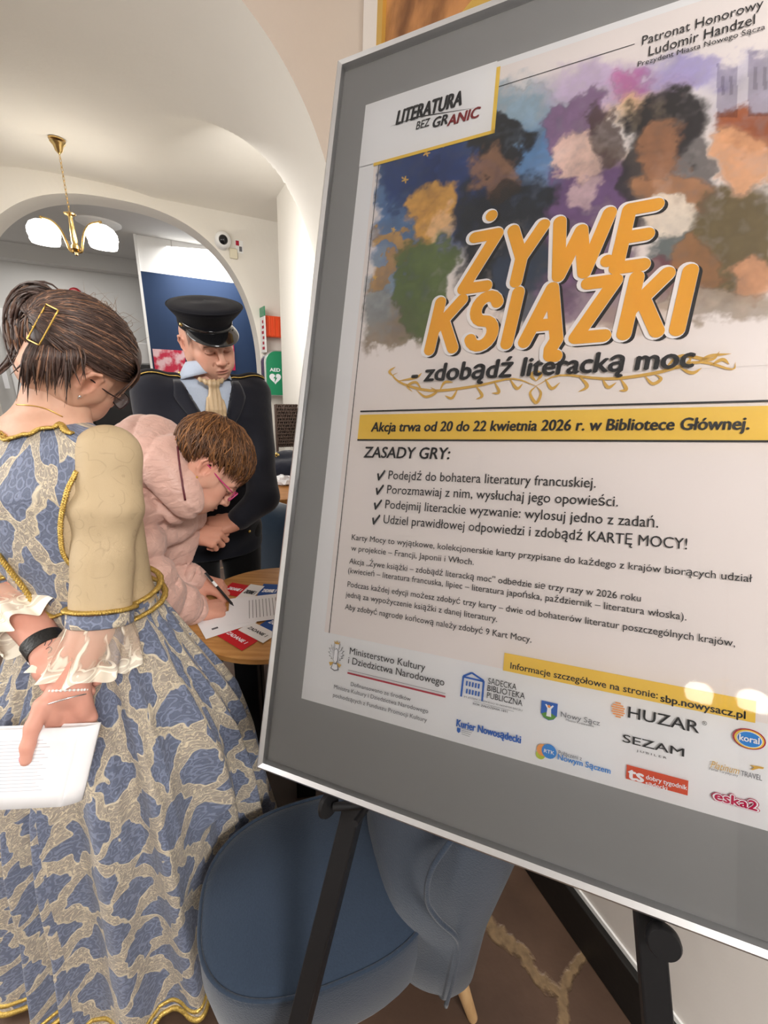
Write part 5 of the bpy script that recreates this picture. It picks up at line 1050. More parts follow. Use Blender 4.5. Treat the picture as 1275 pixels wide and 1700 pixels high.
# body: head, neck, core and hands
S = SDF(); S.loft([c for c in ctr[1:]], RM, FM, [r - .03 for r in RXm[1:]], [max(.03, r - .03) for r in RYm[1:]], cap=.0); S.cone(nkb - UP * .02, nkt, .056, .054, .03)
for s_, e_, w_ in ((SR, ER, WR_), (SL, EL_, WL_)): S.cone(s_, e_, .045, .036, .03); S.cone(e_, w_, .036, .026, .02)
b1 = S.mesh(.008); v_, f_ = head_sdf(True, neck=.12).mesh(.0019)
S = SDF(); hn1 = hand_ops(S, WR_, RB(345, 890, .93, -.16, .20), RB(345, 890, .05, .42, .9), mirror=-1, curls=((62, 60, 25), (66, 62, 28), (70, 62, 30), (74, 62, 30)), thumb=[(.030, .026, -.014), (.040, .052, -.028), (.030, .072, -.040), (.018, .085, -.044)], k=1.04, forearm=WR_ + (ER - WR_) * .35, r_fore=.03)
S2 = SDF(); hn2 = hand_ops(S2, WL_, RB(370, 872, -.95, -.18, .1), RB(370, 872, -.1, .5, .8), mirror=1, curls=((50, 55, 25), (55, 58, 25), (58, 60, 28), (60, 60, 28)), thumb=[(.032, .026, -.012), (.044, .050, -.022), (.040, .072, -.032), (.03, .088, -.036)], k=1.0, forearm=WL_ + (EL_ - WL_) * .35, r_fore=.03)
g1, g2 = S.mesh(.0018), S2.mesh(.0018)
hcM = head_colors(v_, SKINS['m'], True, True, lin(70, 52, 42)); x_, y_, z_ = v_.T
hs = np.clip((z_ - (-.004) - np.clip(y_ - .02, -1, 0) * .55 - .9 * np.clip(y_ - .028, 0, 1) * 3) / .014, 0, 1) * (np.abs(x_) > .02) * (y_ < .042) * (np.abs(x_) < .0785); hs = np.maximum(hs, np.clip((-.03 - y_) / .02, 0, 1) * (z_ > -.05) * (np.abs(x_) < .076)); hcM = hcM * (1 - .72 * hs[:, None]) + np.array(lin(96, 84, 76)) * .72 * hs[:, None]
BM = PM.part('body', join(b1, (HM.W(v_), f_), g1, g2), M_SKIN, colr=np.concatenate([np.tile(SKINS['m'], (len(b1[0]), 1)), hcM, np.tile(lin(212, 156, 132), (len(g1[0]), 1)), np.tile(lin(204, 148, 124), (len(g2[0]), 1))]))
# peaked cap in head coordinates
def ell_ring(z, rx, ry, cy=-.012, n=64, tilt=0., front=0.): return HM.W(np.array([(rx * math.sin(a), cy + ry * math.cos(a), z + tilt * math.cos(a) + front * max(0, math.cos(a)) ** 2) for a in np.linspace(0, 2*np.pi, n, endpoint=False)]))
M_CAP = cloth('cap_cloth', (9, 10, 19), .85, sheen=.05); M_PAT = mat('patent_leather', (.006, .006, .007), .12, spec=.7, coat=.6)
prof = [(.052, .083, .104, -.010, 0), (.078, .084, .105, -.010, .0), (.086, .088, .108, -.006, .003), (.104, .102, .120, .004, .008), (.118, .113, .129, .010, .012), (.125, .116, .132, .012, .014), (.130, .113, .129, .012, .014), (.133, .09, .10, .012, .012), (.136, .05, .055, .012, .010), (.137, .004, .004, .012, .008)]
rings = [ell_ring(z, rx, ry, cy, tilt=tl) for z, rx, ry, cy, tl in prof]; v, f = loftc(rings); CAPO = PM.part('cap', (v, f[:-2] + [f[-1]]), M_CAP, label='dark navy peaked cap')
PM.part('cap_piping', tube(ell_ring(.127, .1165, .1325, .012, tilt=.014), .0022, 6, closed=True), M_CAP, CAPO)
vis = []
for a in np.linspace(-1.18, 1.18, 33):
    row = []
    for t in np.linspace(0, 1, 9):
        e = math.cos(a / 1.18 * np.pi / 2) ** .55; r = t * .046 * e; row.append((math.sin(a) * (.085 + r * .75), -.012 + math.cos(a) * (.106 + r), .066 - .030 * t ** 1.15 * e - .006 * (1 - math.cos(a))))
    vis.append(row)
v, f = grid(np.array(vis)); PM.part('visor', (HM.W(v), f), M_PAT, CAPO, solid=.0022, label='glossy black visor')
st = [(math.sin(a) * .0865, -.012 + math.cos(a) * .1075, .066 + .010 * (1 - math.cos(a)) ) for a in np.linspace(-1.35, 1.35, 40)]
v, f = tube(HM.W(np.array(st)), .007, 8, flat=.3); PM.part('strap', (v, f), M_PAT, CAPO, label='black chin strap'); bk_ = (math.sin(-.72) * .089, -.012 + math.cos(-.72) * .110, .070)
PM.part('strap_buckle', tube([HM.w(bk_[0] + dx, bk_[1] - dx * .7, bk_[2] + dz) for dx, dz in ((-.006, -.008), (.006, -.008), (.006, .009), (-.006, .009))], .0013, 6, closed=True), mat('black_metal_buckle', (.03, .03, .03), .3, .6), CAPO)
for sg in (-1, 1): PM.part('cap_button', ball(HM.w(sg * .0865, .012, .072), .0062), M_GBTN, CAPO, label='small gold button')
# epaulettes
for sg, q in ((1, ((293, 611), (262, 616), (233, 632))), (-1, ((386, 614), (415, 626), (444, 645)))):
    a, b = TM + RM * sg * .07 + UP * .03, TM + RM * sg * .215 - UP * .005; A_, B_ = [], []
    for t in np.linspace(0, 1, 12):
        o = a * (1 - t) + b * t + UP * .3; r = JB.ray_cast(Vector(o), Vector((0, 0, -1))); p = np.array(r[0]) if r[0] is not None else o - UP * .3; A_.append(p + UP * .006)
    P = np.array([[p + FM * y + UP * (.003 * (1 - (y / .03) ** 2)) - UP * (.5 * y * y / .06) for y in np.linspace(-.03 + .014 * (i < 1), .03 - .014 * (i < 1), 7)] for i, p in enumerate(A_)])
    ep = PM.part('epaulette', grid(P), M_CAP, JO, solid=.006, label='dark shoulder board edged in gold'); rim_ = np.concatenate([P[:, 0], P[-1, 1:], P[::-1, -1][1:], P[0, ::-1][1:-1]]) + UP * .003
    PM.part('epaulette_piping', tube(rim_, .0022, 6, closed=True), M_BRAID, ep, label='gold piping'); PM.part('button', ball(P[1, 3] + UP * .006, .007), M_GBTN, ep, label='gold button')
for x, y in ((352, 846), (352, 802), (413, 882)):
    p, n = hit(JB, x, y)
    if p is not None: PM.part('button', ball(p + n * .003, .0072), M_GBTN, JO, label='gold uniform button')
for sg in (-1, 1):
    hp = V(TM[0], TM[1], .80) + RM * sg * .09 - FM * .02; kn = hp - UP * .36 + FM * .03; an = V(hp[0], hp[1], .085) + FM * .0
    S = SDF(); S.cone(hp, kn, .092, .068, .02); S.cone(kn, an, .068, .056, .02); S.cone(hp + UP * .03, hp - RM * sg * .09 + UP * .03, .09, .1, .03); PM.part('trouser_leg', S.mesh(.009, disp=lambda P: .006 * vnoise(P, 14, 31, 2)), M_TROU)
    S = SDF(); S.cone(an - UP * .035 - FM * .03, an - UP * .045 + FM * .09, .038, .036, .02); S.cone(an - UP * .05 + FM * .08, an - UP * .055 + FM * .16, .034, .024, .02); PM.part('shoe', S.mesh(.005, cut=lambda P: .004 - P[..., 2]), M_PAT, label='black shoe')
# ================================================================== woman in the pink quilted coat, bent over the table
def coat_mat():
    t = NT('pink_nylon', .42, .4); p = t.objc(); t.color(t.mix(t.noise(p, 6, 3), lin(204, 162, 150), lin(222, 184, 170))); w_ = t.new('TexNoise'); mp = t.new('Mapping'); t.put(mp.inputs[0], p); mp.inputs['Scale'].default_value = (1, 1.4, 2.2); t.put(w_.inputs['Vector'], mp.outputs[0]); w_.inputs['Scale'].default_value = 26; w_.inputs['Detail'].default_value = 3; w_.inputs['Distortion'].default_value = .8
    t.bump(t.math('ADD', w_.outputs[0], t.math('MULTIPLY', t.noise(p, 70, 3), .25)), .55, .010); t.b.inputs['Sheen Weight'].default_value = .2; return t.m
M_PINK = coat_mat()
HP = Head(Pd(345, 776, 1.15), RB(345, 776, .62, -.76, -.10), RB(345, 776, .77, .63, .02), .98)
SP = Pd(256, 806, 1.20); HPV = V(-.88, 1.16, .86); FP_ = unit(V(.96, -.12, 0)); RP = np.cross(FP_, UP); AXP = unit(SP - HPV)
PK = Thing('person', V(HPV[0], HPV[1], 0), 'person in a pink quilted coat bent over the round table, writing with a pen', 'person')
YP = np.cross(AXP, RP); Lp = np.linalg.norm(SP - HPV)
SHR, SHL = SP + RP * .155 - AXP * .03 - YP * .0, SP - RP * .16 - AXP * .02
ERP, WRP = Pd(243, 985, 1.07), Pd(318, 1012, 1.225); ELP, WLP = Pd(268, 950, 1.30), Pd(326, 962, 1.33)
S = SDF(); S.loft([HPV - AXP * .06, HPV + AXP * .12, HPV + AXP * .28, SP - AXP * .05, SP + AXP * .02], RP, YP, [.20, .21, .22, .205, .15], [.155, .15, .155, .15, .10], cap=.02)
S.cone(SHR, SHL, .085, .085, .05); S.cone(Pd(228, 800, 1.13), Pd(285, 835, 1.12), .07, .055, .05); S.cone(Pd(222, 770, 1.15), Pd(225, 830, 1.12), .07, .07, .05)
S.cone(SHR - AXP * .0, ERP, .092, .080, .03); S.cone(ERP, WRP - unit(WRP - ERP) * .02, .076, .052, .02)
S.cone(SHL, ELP, .088, .076, .03); S.cone(ELP, WLP - unit(WLP - ELP) * .015, .072, .050, .02)
def quilts(P):
    d = P - HPV; t = d @ AXP; n = vnoise(P, 7, 41, 2); dr = P - SHR; ua = unit(ERP - SHR); q = dr @ ua; fa = unit(WRP - ERP); q2 = (P - ERP) @ fa; pa = np.linalg.norm(dr - q[..., None] * ua, axis=-1); near = np.clip((.125 - pa) / .02, 0, 1) * (q > -.08)
    pf = np.linalg.norm((P - ERP) - q2[..., None] * fa, axis=-1); nf_ = np.clip((.105 - pf) / .02, 0, 1) * (q2 > .03); phase = np.where(nf_ > .5, q2, np.where(near > .5, q, t)) + .03 * n
    return .024 * (1 - np.abs(np.sin(phase * np.pi / .082)) ** .5) + .016 * vnoise(P, 20, 42, 3) + .008 * vnoise(P, 55, 43, 2) - .006
ck = S.mesh(.0065, disp=quilts); CO_ = PK.part('coat', ck, M_PINK, label='pink quilted puffer coat')
for w_, e_ in ((WRP, ERP), (WLP, ELP)):
    d = unit(w_ - e_); PK.part('cuff', lathe([(.034, -.024), (.046, -.022), (.050, -.008), (.047, .004), (.036, .006), (.033, -.01)], w_ - d * .012, d, 32), M_PINK, CO_)
# hood and stand-up collar
nb = SP + AXP * .055 + YP * .0; hd = unit(HP.c - nb)
S = SDF()
for x, y, d, r in ((222, 738, 1.13, .062), (252, 728, 1.15, .066), (280, 742, 1.16, .050), (262, 765, 1.09, .070), (284, 782, 1.08, .052), (240, 768, 1.08, .06), (296, 806, 1.07, .042), (306, 826, 1.075, .032), (314, 842, 1.085, .022), (285, 758, 1.22, .05), (300, 790, 1.24, .045)): S.ell(Pd(x, y, d), r, k=.05)
S.cone(Pd(288, 745, 1.10), Pd(316, 844, 1.085), .030, .017, .03); S.cone(Pd(286, 738, 1.20), Pd(322, 842, 1.20), .034, .02, .03); S.cone(Pd(225, 735, 1.20), Pd(290, 742, 1.20), .06, .05, .04)
hdm = S.mesh(.0055, disp=lambda P: .008 * (1 - np.abs(np.sin(((P - nb) @ hd) * 52 + 5 * vnoise(P, 6, 51, 2))) ** .5) + .010 * vnoise(P, 24, 52, 3)); HDO = PK.part('hood', hdm, M_PINK, CO_, label='soft pink hood lying round the neck')
zp = np.array([Pd(x, y, d) for x, y, d in ((297, 752, 1.055), (299, 775, 1.045), (301, 800, 1.045), (304, 822, 1.05), (308, 842, 1.06))]); hb_ = bvh_of(hdm); zz_ = drape(hb_, [(294, 742), (297, 768), (302, 800), (308, 830)], 24, .002)
if len(zz_) > 4: PK.part('zip', tube(zz_, .0028, 6), mat('maroon_zip', lin(96, 36, 46), .45), HDO, label='dark red zip along the hood edge')
# body
S = SDF(); S.loft([HPV, HPV + AXP * .25, SP], RP, YP, [.15, .16, .13], [.11, .12, .09], cap=.0); S.cone(SP, HP.w(0, -.03, -.06), .055, .05, .03)
b2 = S.mesh(.009); v2, f2 = head_sdf(neck=.10).mesh(.0021)
S = SDF(); hn3 = hand_ops(S, WRP + unit(WRP - ERP) * .01, RB(350, 1008, .90, .10, -.42), RB(350, 1008, .0, .80, .60), mirror=-1, curls=((44, 52, 26), (52, 58, 28), (62, 60, 30), (68, 60, 30)), thumb=[(.030, .030, -.018), (.036, .056, -.034), (.030, .080, -.046), (.022, .098, -.052)], k=1.02, forearm=WRP + (ERP - WRP) * .3, r_fore=.03)
S2 = SDF(); hn4 = hand_ops(S2, WLP, RB(345, 975, .86, -.34, .1), RB(345, 975, .1, .72, .68), mirror=1, curls=((38, 40, 20), (42, 44, 20), (46, 46, 22), (50, 46, 22)), thumb=[(.034, .024, -.012), (.050, .048, -.022), (.052, .072, -.03), (.046, .09, -.034)], k=.96, forearm=WLP + (ELP - WLP) * .3, r_fore=.03)
g3, g4 = S.mesh(.0016), S2.mesh(.0017)
BP = PK.part('body', join(b2, (HP.W(v2), f2), g3, g4), M_SKIN, colr=np.concatenate([np.tile(SKINS['p'], (len(b2[0]), 1)), head_colors(v2, SKINS['p'], browcol=lin(110, 80, 60)), np.tile(lin(212, 156, 134), (len(g3[0]), 1)), np.tile(lin(206, 148, 126), (len(g4[0]), 1))]))
# short layered hair
hb = SDF(); hb.ell((0, -.018, .044), (.088, .104, .088), k=.02).ell((0, .044, .070), (.058, .042, .042), k=.03).ell((0, -.066, .008), (.052, .040, .045), k=.03)
def pm_(P): x, y, z = P[..., 0], P[..., 1], P[..., 2]; return np.maximum(np.minimum(y - (-.010 + .8 * np.clip(z, -.02, .2)), .050 - z), -.085 - z)
pm = hb.mesh(.004, disp=lambda P: .008 * vnoise(P, 34, 61, 2), cut=pm_); HAP = PK.part('hair', (HP.W(pm[0]), pm[1]), M_HAIR, colr=np.tile(lin(74, 46, 28), (len(pm[0]), 1)))
paths, rads, cols = [], [], []; rg = np.random.default_rng(5); HC2, HR2 = V(0, -.018, .044), V(.094, .110, .095); BR2, HI2 = lin(104, 68, 42), lin(156, 106, 62); pole = unit(V(0, -.55, .85))
for i in range(2300):
    az = rg.uniform(-np.pi, np.pi); fw = math.cos(az); side_ = abs(math.sin(az)); e1 = unit(np.cross(pole, V(1, 0, 0))); e2 = np.cross(pole, e1); dirn = -e1 * math.cos(az) + e2 * math.sin(az)
    if dirn[1] < 0 and 0: dirn = -dirn
    th0 = rg.uniform(.02, 1.5); ln = rg.uniform(.5, .95); k0 = rg.uniform(1.0, 1.05); pts = []; sw = rg.normal(0, .22)
    for t in np.linspace(0, 1, 10):
        th = th0 + ln * t; dd = unit(dirn + np.cross(pole, dirn) * sw * t); q = pole * math.cos(th) + dd * math.sin(th); pts.append(HC2 + HR2 * q * (k0 + .035 * math.sin(t * 3.1) + .03 * t * (rg.random() < .3)))
    p = np.array(pts); e = p[-1]
    keep = np.ones(10, bool)
    for j in range(10):
        x, y, z = p[j]; frn = y > .02 + .75 * max(z, 0)
        if (frn and z < .018 - .0 * abs(x)) or (abs(x) > .05 and y > -.035 and z < .012) or z < -.075: keep[j:] = False; break
    if keep.sum() < 4: continue
    p = p[keep]; paths.append(HP.W(p)); rads.append(rg.uniform(.0010, .0022)); cols.append(hc(HI2 if rg.random() < .25 + .25 * max(0, p[0][2] * 8) * .5 else BR2, .25))
sv, sf, sc_ = strands(paths, rads, cols); PK.part('hair_strands', (sv, sf), M_HAIR, HAP, colr=sc_, label='short layered reddish-brown strands')
M_PKF = mat('pink_frame', lin(196, 60, 120), .25, spec=.6); glasses(HP, PK, M_PKF, .025, .016, .104, -.004, .0019, 'pink-framed glasses')
PK.part('earring', ball(HP.w(.084, -.006, -.036), .0028), M_GOLD, label='small gold earring')
# ring, pen, trousers
def nearest(hm, px, py):
    p, n = hit(bvh_of(hm), px, py); return p, n
p, n = nearest(g3, 379, 1012)
kk = WRP + unit(WRP - ERP) * .01; Yh = RB(350, 1008, .90, .10, -.42); rgp = hn3[2][0] * .0
Yu = unit(Yh); Zu = unit(RB(350, 1008, .0, .80, .60) - Yu * RB(350, 1008, .0, .80, .60).dot(Yu)); Xu = -np.cross(Yu, Zu); kn_ = kk + 1.02 * (Xu * -.0115 + Yu * .085 + Zu * .001); a62 = math.radians(62); dfi = Yu * math.cos(a62) - Zu * math.sin(a62); cR = kn_ + dfi * .017
PK.part('ring', tube([cR + (Xu * math.cos(t) + np.cross(dfi, Xu) * math.sin(t)) * .0098 for t in np.linspace(0, 6.283, 24, endpoint=False)], .0016, 8, closed=True), M_GOLD, BP, label='gold ring')
tip = Pz(388, 1006, .757); top = Pd(345, 956, 1.285); dpn = unit(top - tip)
PN_ = Thing('pen', tip, 'black and white pen held upright in the writing hand', 'pen')
PN_.part('barrel', join(tube([tip + dpn * .010, tip + dpn * .14], .0042, 14), tube([tip, tip + dpn * .010], [.0006, .0036], 10)), mat('pen_black', (.015, .015, .016), .3), smooth='auto'); PN_.part('grip_band', tube([tip + dpn * .085, tip + dpn * .105], .0046, 14), M_WHITE, smooth='auto', label='white band'); PN_.part('clip', tube([tip + dpn * .138 + RP * .005, tip + dpn * .10 + RP * .006], .0012, 6), M_SILVER, smooth='auto')
for sg in (-1, 1):
    hp = HPV + RP * sg * .085 - UP * .02 + FP_ * .02; kn = V(hp[0] + .09 + .03 * sg, hp[1] + .01, .46); an = V(hp[0] + .20 - .03 * sg, hp[1] + .02, .08)
    S = SDF(); S.cone(hp, kn, .098, .070, .02); S.cone(kn, an, .070, .052, .02); S.cone(hp, hp - RP * sg * .08, .098, .10, .02); PK.part('trouser_leg', S.mesh(.009), M_TROU, label='black trouser leg')
    S = SDF(); S.cone(an - UP * .04 - FP_ * .03, an - UP * .045 + FP_ * .08, .036, .034, .02); S.cone(an - UP * .05 + FP_ * .07, an - UP * .055 + FP_ * .15, .032, .024, .02); PK.part('shoe', S.mesh(.005, cut=lambda P: .004 - P[..., 2]), M_BLACK, label='black shoe')
# ================================================================== lamps, wall fittings and the room behind
M_GLOW = mat('lit_opal_glass', (.95, .93, .88), .3, emit=(1, .93, .82), estr=13.0)
def chandelier(c, size, drop, label, rot=0.0, kinds=(0, math.pi), grp=None):
    t = Thing('chandelier', c, label, 'ceiling lamp', grp); Z = V(0, 0, 1); k = size
    t.part('ceiling_rose', join(lathe([(0, 0), (.09*k, 0), (.09*k, -.012*k), (0, -.014*k)], c, n=28), lathe([(.06*k, -.03*k), (.085*k, -.035*k), (.055*k, -.07*k), (.04*k, -.12*k), (.012*k, -.15*k), (0, -.15*k)], c, n=28)), M_BRASS, smooth='auto')
    ms = []; n = max(4, int((drop - .15*k) / (.045*k)))
    for i in range(n):
        p = c - Z * (.15*k + (drop - .15*k) * (i + .5) / n); h = (drop - .15*k) / n * .66; a = V(1, 0, 0) if i % 2 else V(0, 1, 0)
        ms.append(tube([p + h * math.cos(q) * Z + .011*k * math.sin(q) * a for q in np.linspace(0, 2*np.pi, 14, endpoint=False)], .0032*k, 6, closed=True))
    t.part('chain', join(*ms), M_BRASS)
    b = c - Z * drop
    t.part('column', lathe([(0, .0), (.02*k, -.01*k), (.07*k, -.03*k), (.065*k, -.045*k), (.03*k, -.06*k), (.024*k, -.08*k), (.03*k, -.2*k), (.037*k, -.34*k), (.03*k, -.37*k), (.05*k, -.40*k), (.052*k, -.43*k), (.03*k, -.46*k), (.018*k, -.47*k), (.02*k, -.5*k), (0, -.515*k)], b, n=24), M_BRASS, smooth='auto')
    for a in kinds:
        d = V(math.cos(a + rot), math.sin(a + rot), 0); P = lambda x, z: b + d * x * k + Z * z * k
        t.part('arm', join(tube([P(.03, -.47), P(.075, -.45), P(.10, -.36), (P(.15, -.22)), P(.24, -.13), P(.36, -.10)], .016*k, 10, smooth=26), tube([P(.36, -.085), P(.36, -.16)], .02*k, 12)), M_BRASS)
        sh = t.part('lamp_shade', lathe([(.02*k, -.13*k), (.08*k, -.135*k), (.14*k, -.17*k), (.175*k, -.23*k), (.18*k, -.29*k), (.165*k, -.335*k), (.168*k, -.36*k), (.15*k, -.40*k), (.08*k, -.405*k), (0, -.405*k)], P(.36, 0), n=32), M_GLOW, label='white glowing opal glass shade')
    return t
c0 = RA(-.61, 4.51, 2.995); v = Pa(122, 412, 4.51)
chandelier(c0, .60, .45, 'brass chandelier with two glowing white shades hanging from the vaulted ceiling', rot=math.atan2(RX[1], RX[0]) - .35)
# fittings on the far arch wall
def at(px, py, a): return Pa(px, py, a)
CB = ROOM
def rb(px0, py0, px1, py1, a, th): # room-aligned box measured on the plane at distance a, extending th behind it
    p, q = at(px0, py0, a), at(px1, py1, a); return rbox(p @ RX, q @ RX, a, a + th, q[2], p[2])
p = at(371, 397, 5.16); cmr = Thing('security_camera', RA(p @ RX, 5.3, p[2]), 'white dome security camera on the far arch above the peaked cap', 'camera')
cmr.part('mount', lathe([(0, 0), (.075, 0), (.075, -.05), (.06, -.07), (0, -.07)], RA(p @ RX, 5.3, p[2]), AX, 28), M_WHITE, smooth='auto')
lk = unit(CAM - p) ; cmr.part('housing', ball(p + AX * .04, .08), M_WHITE); cmr.part('lens', ball(p + AX * .02 + lk * .042, .045), mat('dark_glass', (.01, .01, .012), .05), label='black glossy lens')
single('motion_sensor', rb(381, 411, 395, 430, 5.26, .04), mat('ivory_plastic', (.74, .68, .52), .5), 'small ivory sensor box below the dome security camera', 'sensor', bevel=.008, smooth=False)
st_ = Thing('sticker', at(394, 403, 5.29), 'small red and grey safety sticker beside the dome camera', 'sticker')
st_.part('backing', rb(390, 398, 404, 421, 5.294, .005), M_WHITE, smooth=False); st_.part('red_mark', rb(391, 399, 397, 408, 5.292, .002), I_CRM, smooth=False); st_.part('grey_mark', rb(397, 409, 402, 418, 5.292, .002), I_GRY, smooth=False)
# AED cabinet: curved green front in a silver surround with heart and bolt
M_AGR = mat('green_plastic', lin(30, 140, 95), .35, spec=.5)
a_f = 5.08; A0, A1 = at(441, 582, a_f), at(470, 656, a_f); x0 = A0 @ RX; zz0, zz1 = A1[2], A0[2]; x1 = x0 + .40
ae = Thing('defibrillator_cabinet', RA((x0 + x1) / 2, 5.3, zz0), 'green defibrillator cabinet with a white heart on the wall beyond the man', 'cabinet')
def dome_poly(xa, xb, za, zb_, r, a, n=8): return [RA(xb, a, za)] + [RA(xb - r + r * math.cos(t), a, zb_ - r + r * math.sin(t)) for t in np.linspace(0, np.pi/2, n)] + [RA(xa + r - r * math.sin(t), a, zb_ - r + r * math.cos(t)) for t in np.linspace(0, np.pi/2, n)] + [RA(xa, a, za)]
ae.part('body', prism(dome_poly(x0 - .02, x1 + .02, zz0 - .01, zz1 + .01, .13, a_f + .02), -AX, .2), M_SILVER, smooth='auto', label='silver rounded case')
ae.part('door', prism(dome_poly(x0, x1, zz0, zz1, .12, a_f), -AX, .04), M_AGR, smooth='auto', label='green rounded door')
pr = Print(lambda u, v_, l: RA(u, a_f - .001 - l * .001, v_)); hx, hz = at(457, 628, a_f) @ RX, at(457, 628, a_f)[2]
th = np.linspace(0, 2*np.pi, 40, endpoint=False); pr.poly([(hx + .0042 * 16 * math.sin(t)**3, hz + .0042 * (13*math.cos(t) - 5*math.cos(2*t) - 2*math.cos(3*t) - math.cos(4*t))) for t in th], I_WHT, 1)
pr.poly([(hx + .012, hz + .04), (hx - .022, hz - .002), (hx - .003, hz - .002), (hx - .010, hz - .05), (hx + .022, hz + .008), (hx + .004, hz + .008)], M_AGR, 2)
pr.text('AED', (hx - .058, hz + .075), .116, .036, I_WHT, 1, .04); pr.build('emblem', ae)
ob = Thing('alarm_box', at(450, 560, 5.1), 'orange ribbed box on the wall above the green defibrillator cabinet', 'box')
p, q = at(441, 523, 5.1), at(462, 560, 5.1); rr0, rr1 = p @ RX, p @ RX + .26
M_ORG = mat('orange_plastic', lin(240, 84, 30), .45); ob.part('case', rbox(rr0, rr1, 5.12, 5.3, q[2], p[2]), M_ORG, smooth=False, bevel=.01)
for i in range(5): ob.part('rib', rbox(rr0 + .03 + i * .05, rr0 + .05 + i * .05, 5.105, 5.125, q[2] + .01, p[2] - .01), M_ORG, smooth=False, bevel=.003)
sg = Thing('wall_sign', RA(rr0 - .02, 5.2, q[2] - .15), 'narrow white sign with red marks and a green top beside the orange box', 'sign')
def sidebox(z0, z1, a0_, a1_, off): return rbox(rr0 - .03 - off, rr0 - .02, a0_, a1_, z0, z1)
zt0 = at(436, 585, 5.15)[2]; zt1 = at(436, 526, 5.15)[2]; zt2 = at(436, 510, 5.15)[2]
sg.part('plate', sidebox(zt0, zt1, 5.02, 5.295, 0), M_WHITE, smooth=False); sg.part('green_plate', sidebox(zt1 + .005, zt2, 5.02, 5.295, 0), M_AGR, smooth=False)
for i in range(6): sg.part('red_mark', sidebox(zt0 + .03 + i * .055, zt0 + .06 + i * .055, 5.07 + .02 * (i % 2), 5.2 - .02 * (i % 3), .002), I_CRM, smooth=False)
# ---- painting high on the right wall
def wr(px, py, r=RW):
    d = ray(px, py); return CAM + d * (r / d.dot(RX))
p0, p1 = wr(640, 20), wr(840, 0); pa0, pa1 = p0 @ AX, p1 @ AX; zb_ = 2.42
pt = Thing('painting', RA(RW - .02, (pa0 + pa1) / 2, zb_), 'gold-framed brown painting high on the right wall behind the poster', 'painting')
fr_ = []
for (a0_, a1_, z0, z1) in ((pa1, pa0, zb_, zb_ + .05), (pa1, pa0, 3.25, 3.3), (pa0 - .05, pa0, zb_ + .05, 3.25), (pa1, pa1 + .05, zb_ + .05, 3.25)): fr_.append(rbox(RW - .035, RW - .001, a0_, a1_, z0, z1))
pt.part('frame', join(*fr_), mat('gold_leaf', (.78, .55, .14), .35, .9), smooth=False, label='gilded frame')
t = NT('brown_canvas', .5, .4); p = t.objc(); n = t.noise(p, 5, 6); t.color(t.mix(t.sstep(n, .35, .65), lin(108, 66, 34), lin(186, 128, 76))); t.bump(t.noise(p, 60, 4), .2, .002)
pt.part('canvas', rbox(RW - .02, RW - .001, pa1 + .05, pa0 - .05, zb_ + .05, 3.25), t.m, smooth=False, label='brown and orange canvas')
# ---- dining table, wicker chair and jacket beyond
M_DOAK = wood('dark_oak', (150, 100, 52), (184, 130, 76), (2, 18, 18))
q = Pz(449, 831, .75); tr0, ta0 = q @ RX, q @ AX
dt = Thing('dining_table', RA((tr0 + 1.0) / 2, ta0 + .4, 0), 'rectangular wooden table behind the uniformed man with a white tissue on it', 'table')
dt.part('tabletop', rbox(tr0, 1.03, ta0, ta0 + .85, .72, .75), M_DOAK, smooth=False, bevel=.004)
for sr in (tr0 + .06, .97):
    for sa in (.06, .79): dt.part('leg', rbox(sr - .025, sr + .025, ta0 + sa - .025, ta0 + sa + .025, 0, .72), M_BLACK, smooth=False)
tp = Pz(470, 804, .751); tv, tf = ball(tp + V(0, 0, .025), (.065, .05, .035), n=18); tv = tv + rng.normal(0, .007, tv.shape); tv[:, 2] = np.maximum(tv[:, 2], .752)
single('crumpled_tissue', (tv, tf), mat('tissue', (.85, .85, .87), .9), 'crumpled white tissue on the far wooden table beside the dark uniform', 'tissue', smooth=False)
bp = Pz(496, 803, .751); single('small_book', box(bp + V(0, 0, .012), (.09, .09, .02), ROOM), mat('olive_cover', lin(70, 76, 50), .6), 'small dark olive book on the far wooden table beside the tissue', 'book', smooth=False)
M_WICK = mat('wicker', lin(72, 56, 48), .4, bump=.2, bscale=80)
wc = Pa(483, 700, 4.05); wz = wc[2]
wk = Thing('wicker_chair', V(wc[0], wc[1], 0), 'dark woven wicker chair with a tall back against the white wall', 'chair')
lat = []
W0, W1, ZB, ZT = -.14, .14, wz - .24, wz + .155
def WP(x, z, y=0): return V(wc[0], wc[1], 0) + RX * x + AX * (y + .06 * (z - ZB)) + V(0, 0, z)
for i in range(17): x = W0 + (W1 - W0) * i / 16; lat.append(tube([WP(x + .006 * math.sin(j * 2.1 + i), ZB + (ZT - ZB) * j / 12, .006 * (-1) ** (i + j)) for j in range(13)], .007, 5))
for j in range(14): z = ZB + (ZT - ZB) * j / 13; lat.append(tube([WP(W0 + (W1 - W0) * i / 24, z, .009 * (-1) ** (i + j)) for i in range(25)], .0085, 5))
wk.part('backrest', join(*lat), M_WICK, label='open woven lattice back'); wk.part('back_panel', join(box(WP(0, (ZB + ZT) / 2, .025), (.27, .006, ZT - ZB), ROOM)), M_BLACKPAINT, smooth=False)
wk.part('back_frame', tube([WP(W0, .42), WP(W0, ZT), WP(W1, ZT), WP(W1, .42)], .014, 8), M_WICK, smooth='auto')
wk.part('seat', box(WP(0, .42, -.24), (.29, .5, .05), ROOM), M_WICK, smooth=False, bevel=.015)
for x in (W0 + .02, W1 - .02):
    for y in (-.44, -.03): wk.part('leg', tube([WP(x, 0, y), WP(x, .42, y)], .016, 8), M_WICK)
M_NAVYF = fabric('navy_wool', (30, 33, 46), .25, 500, .85, .3)
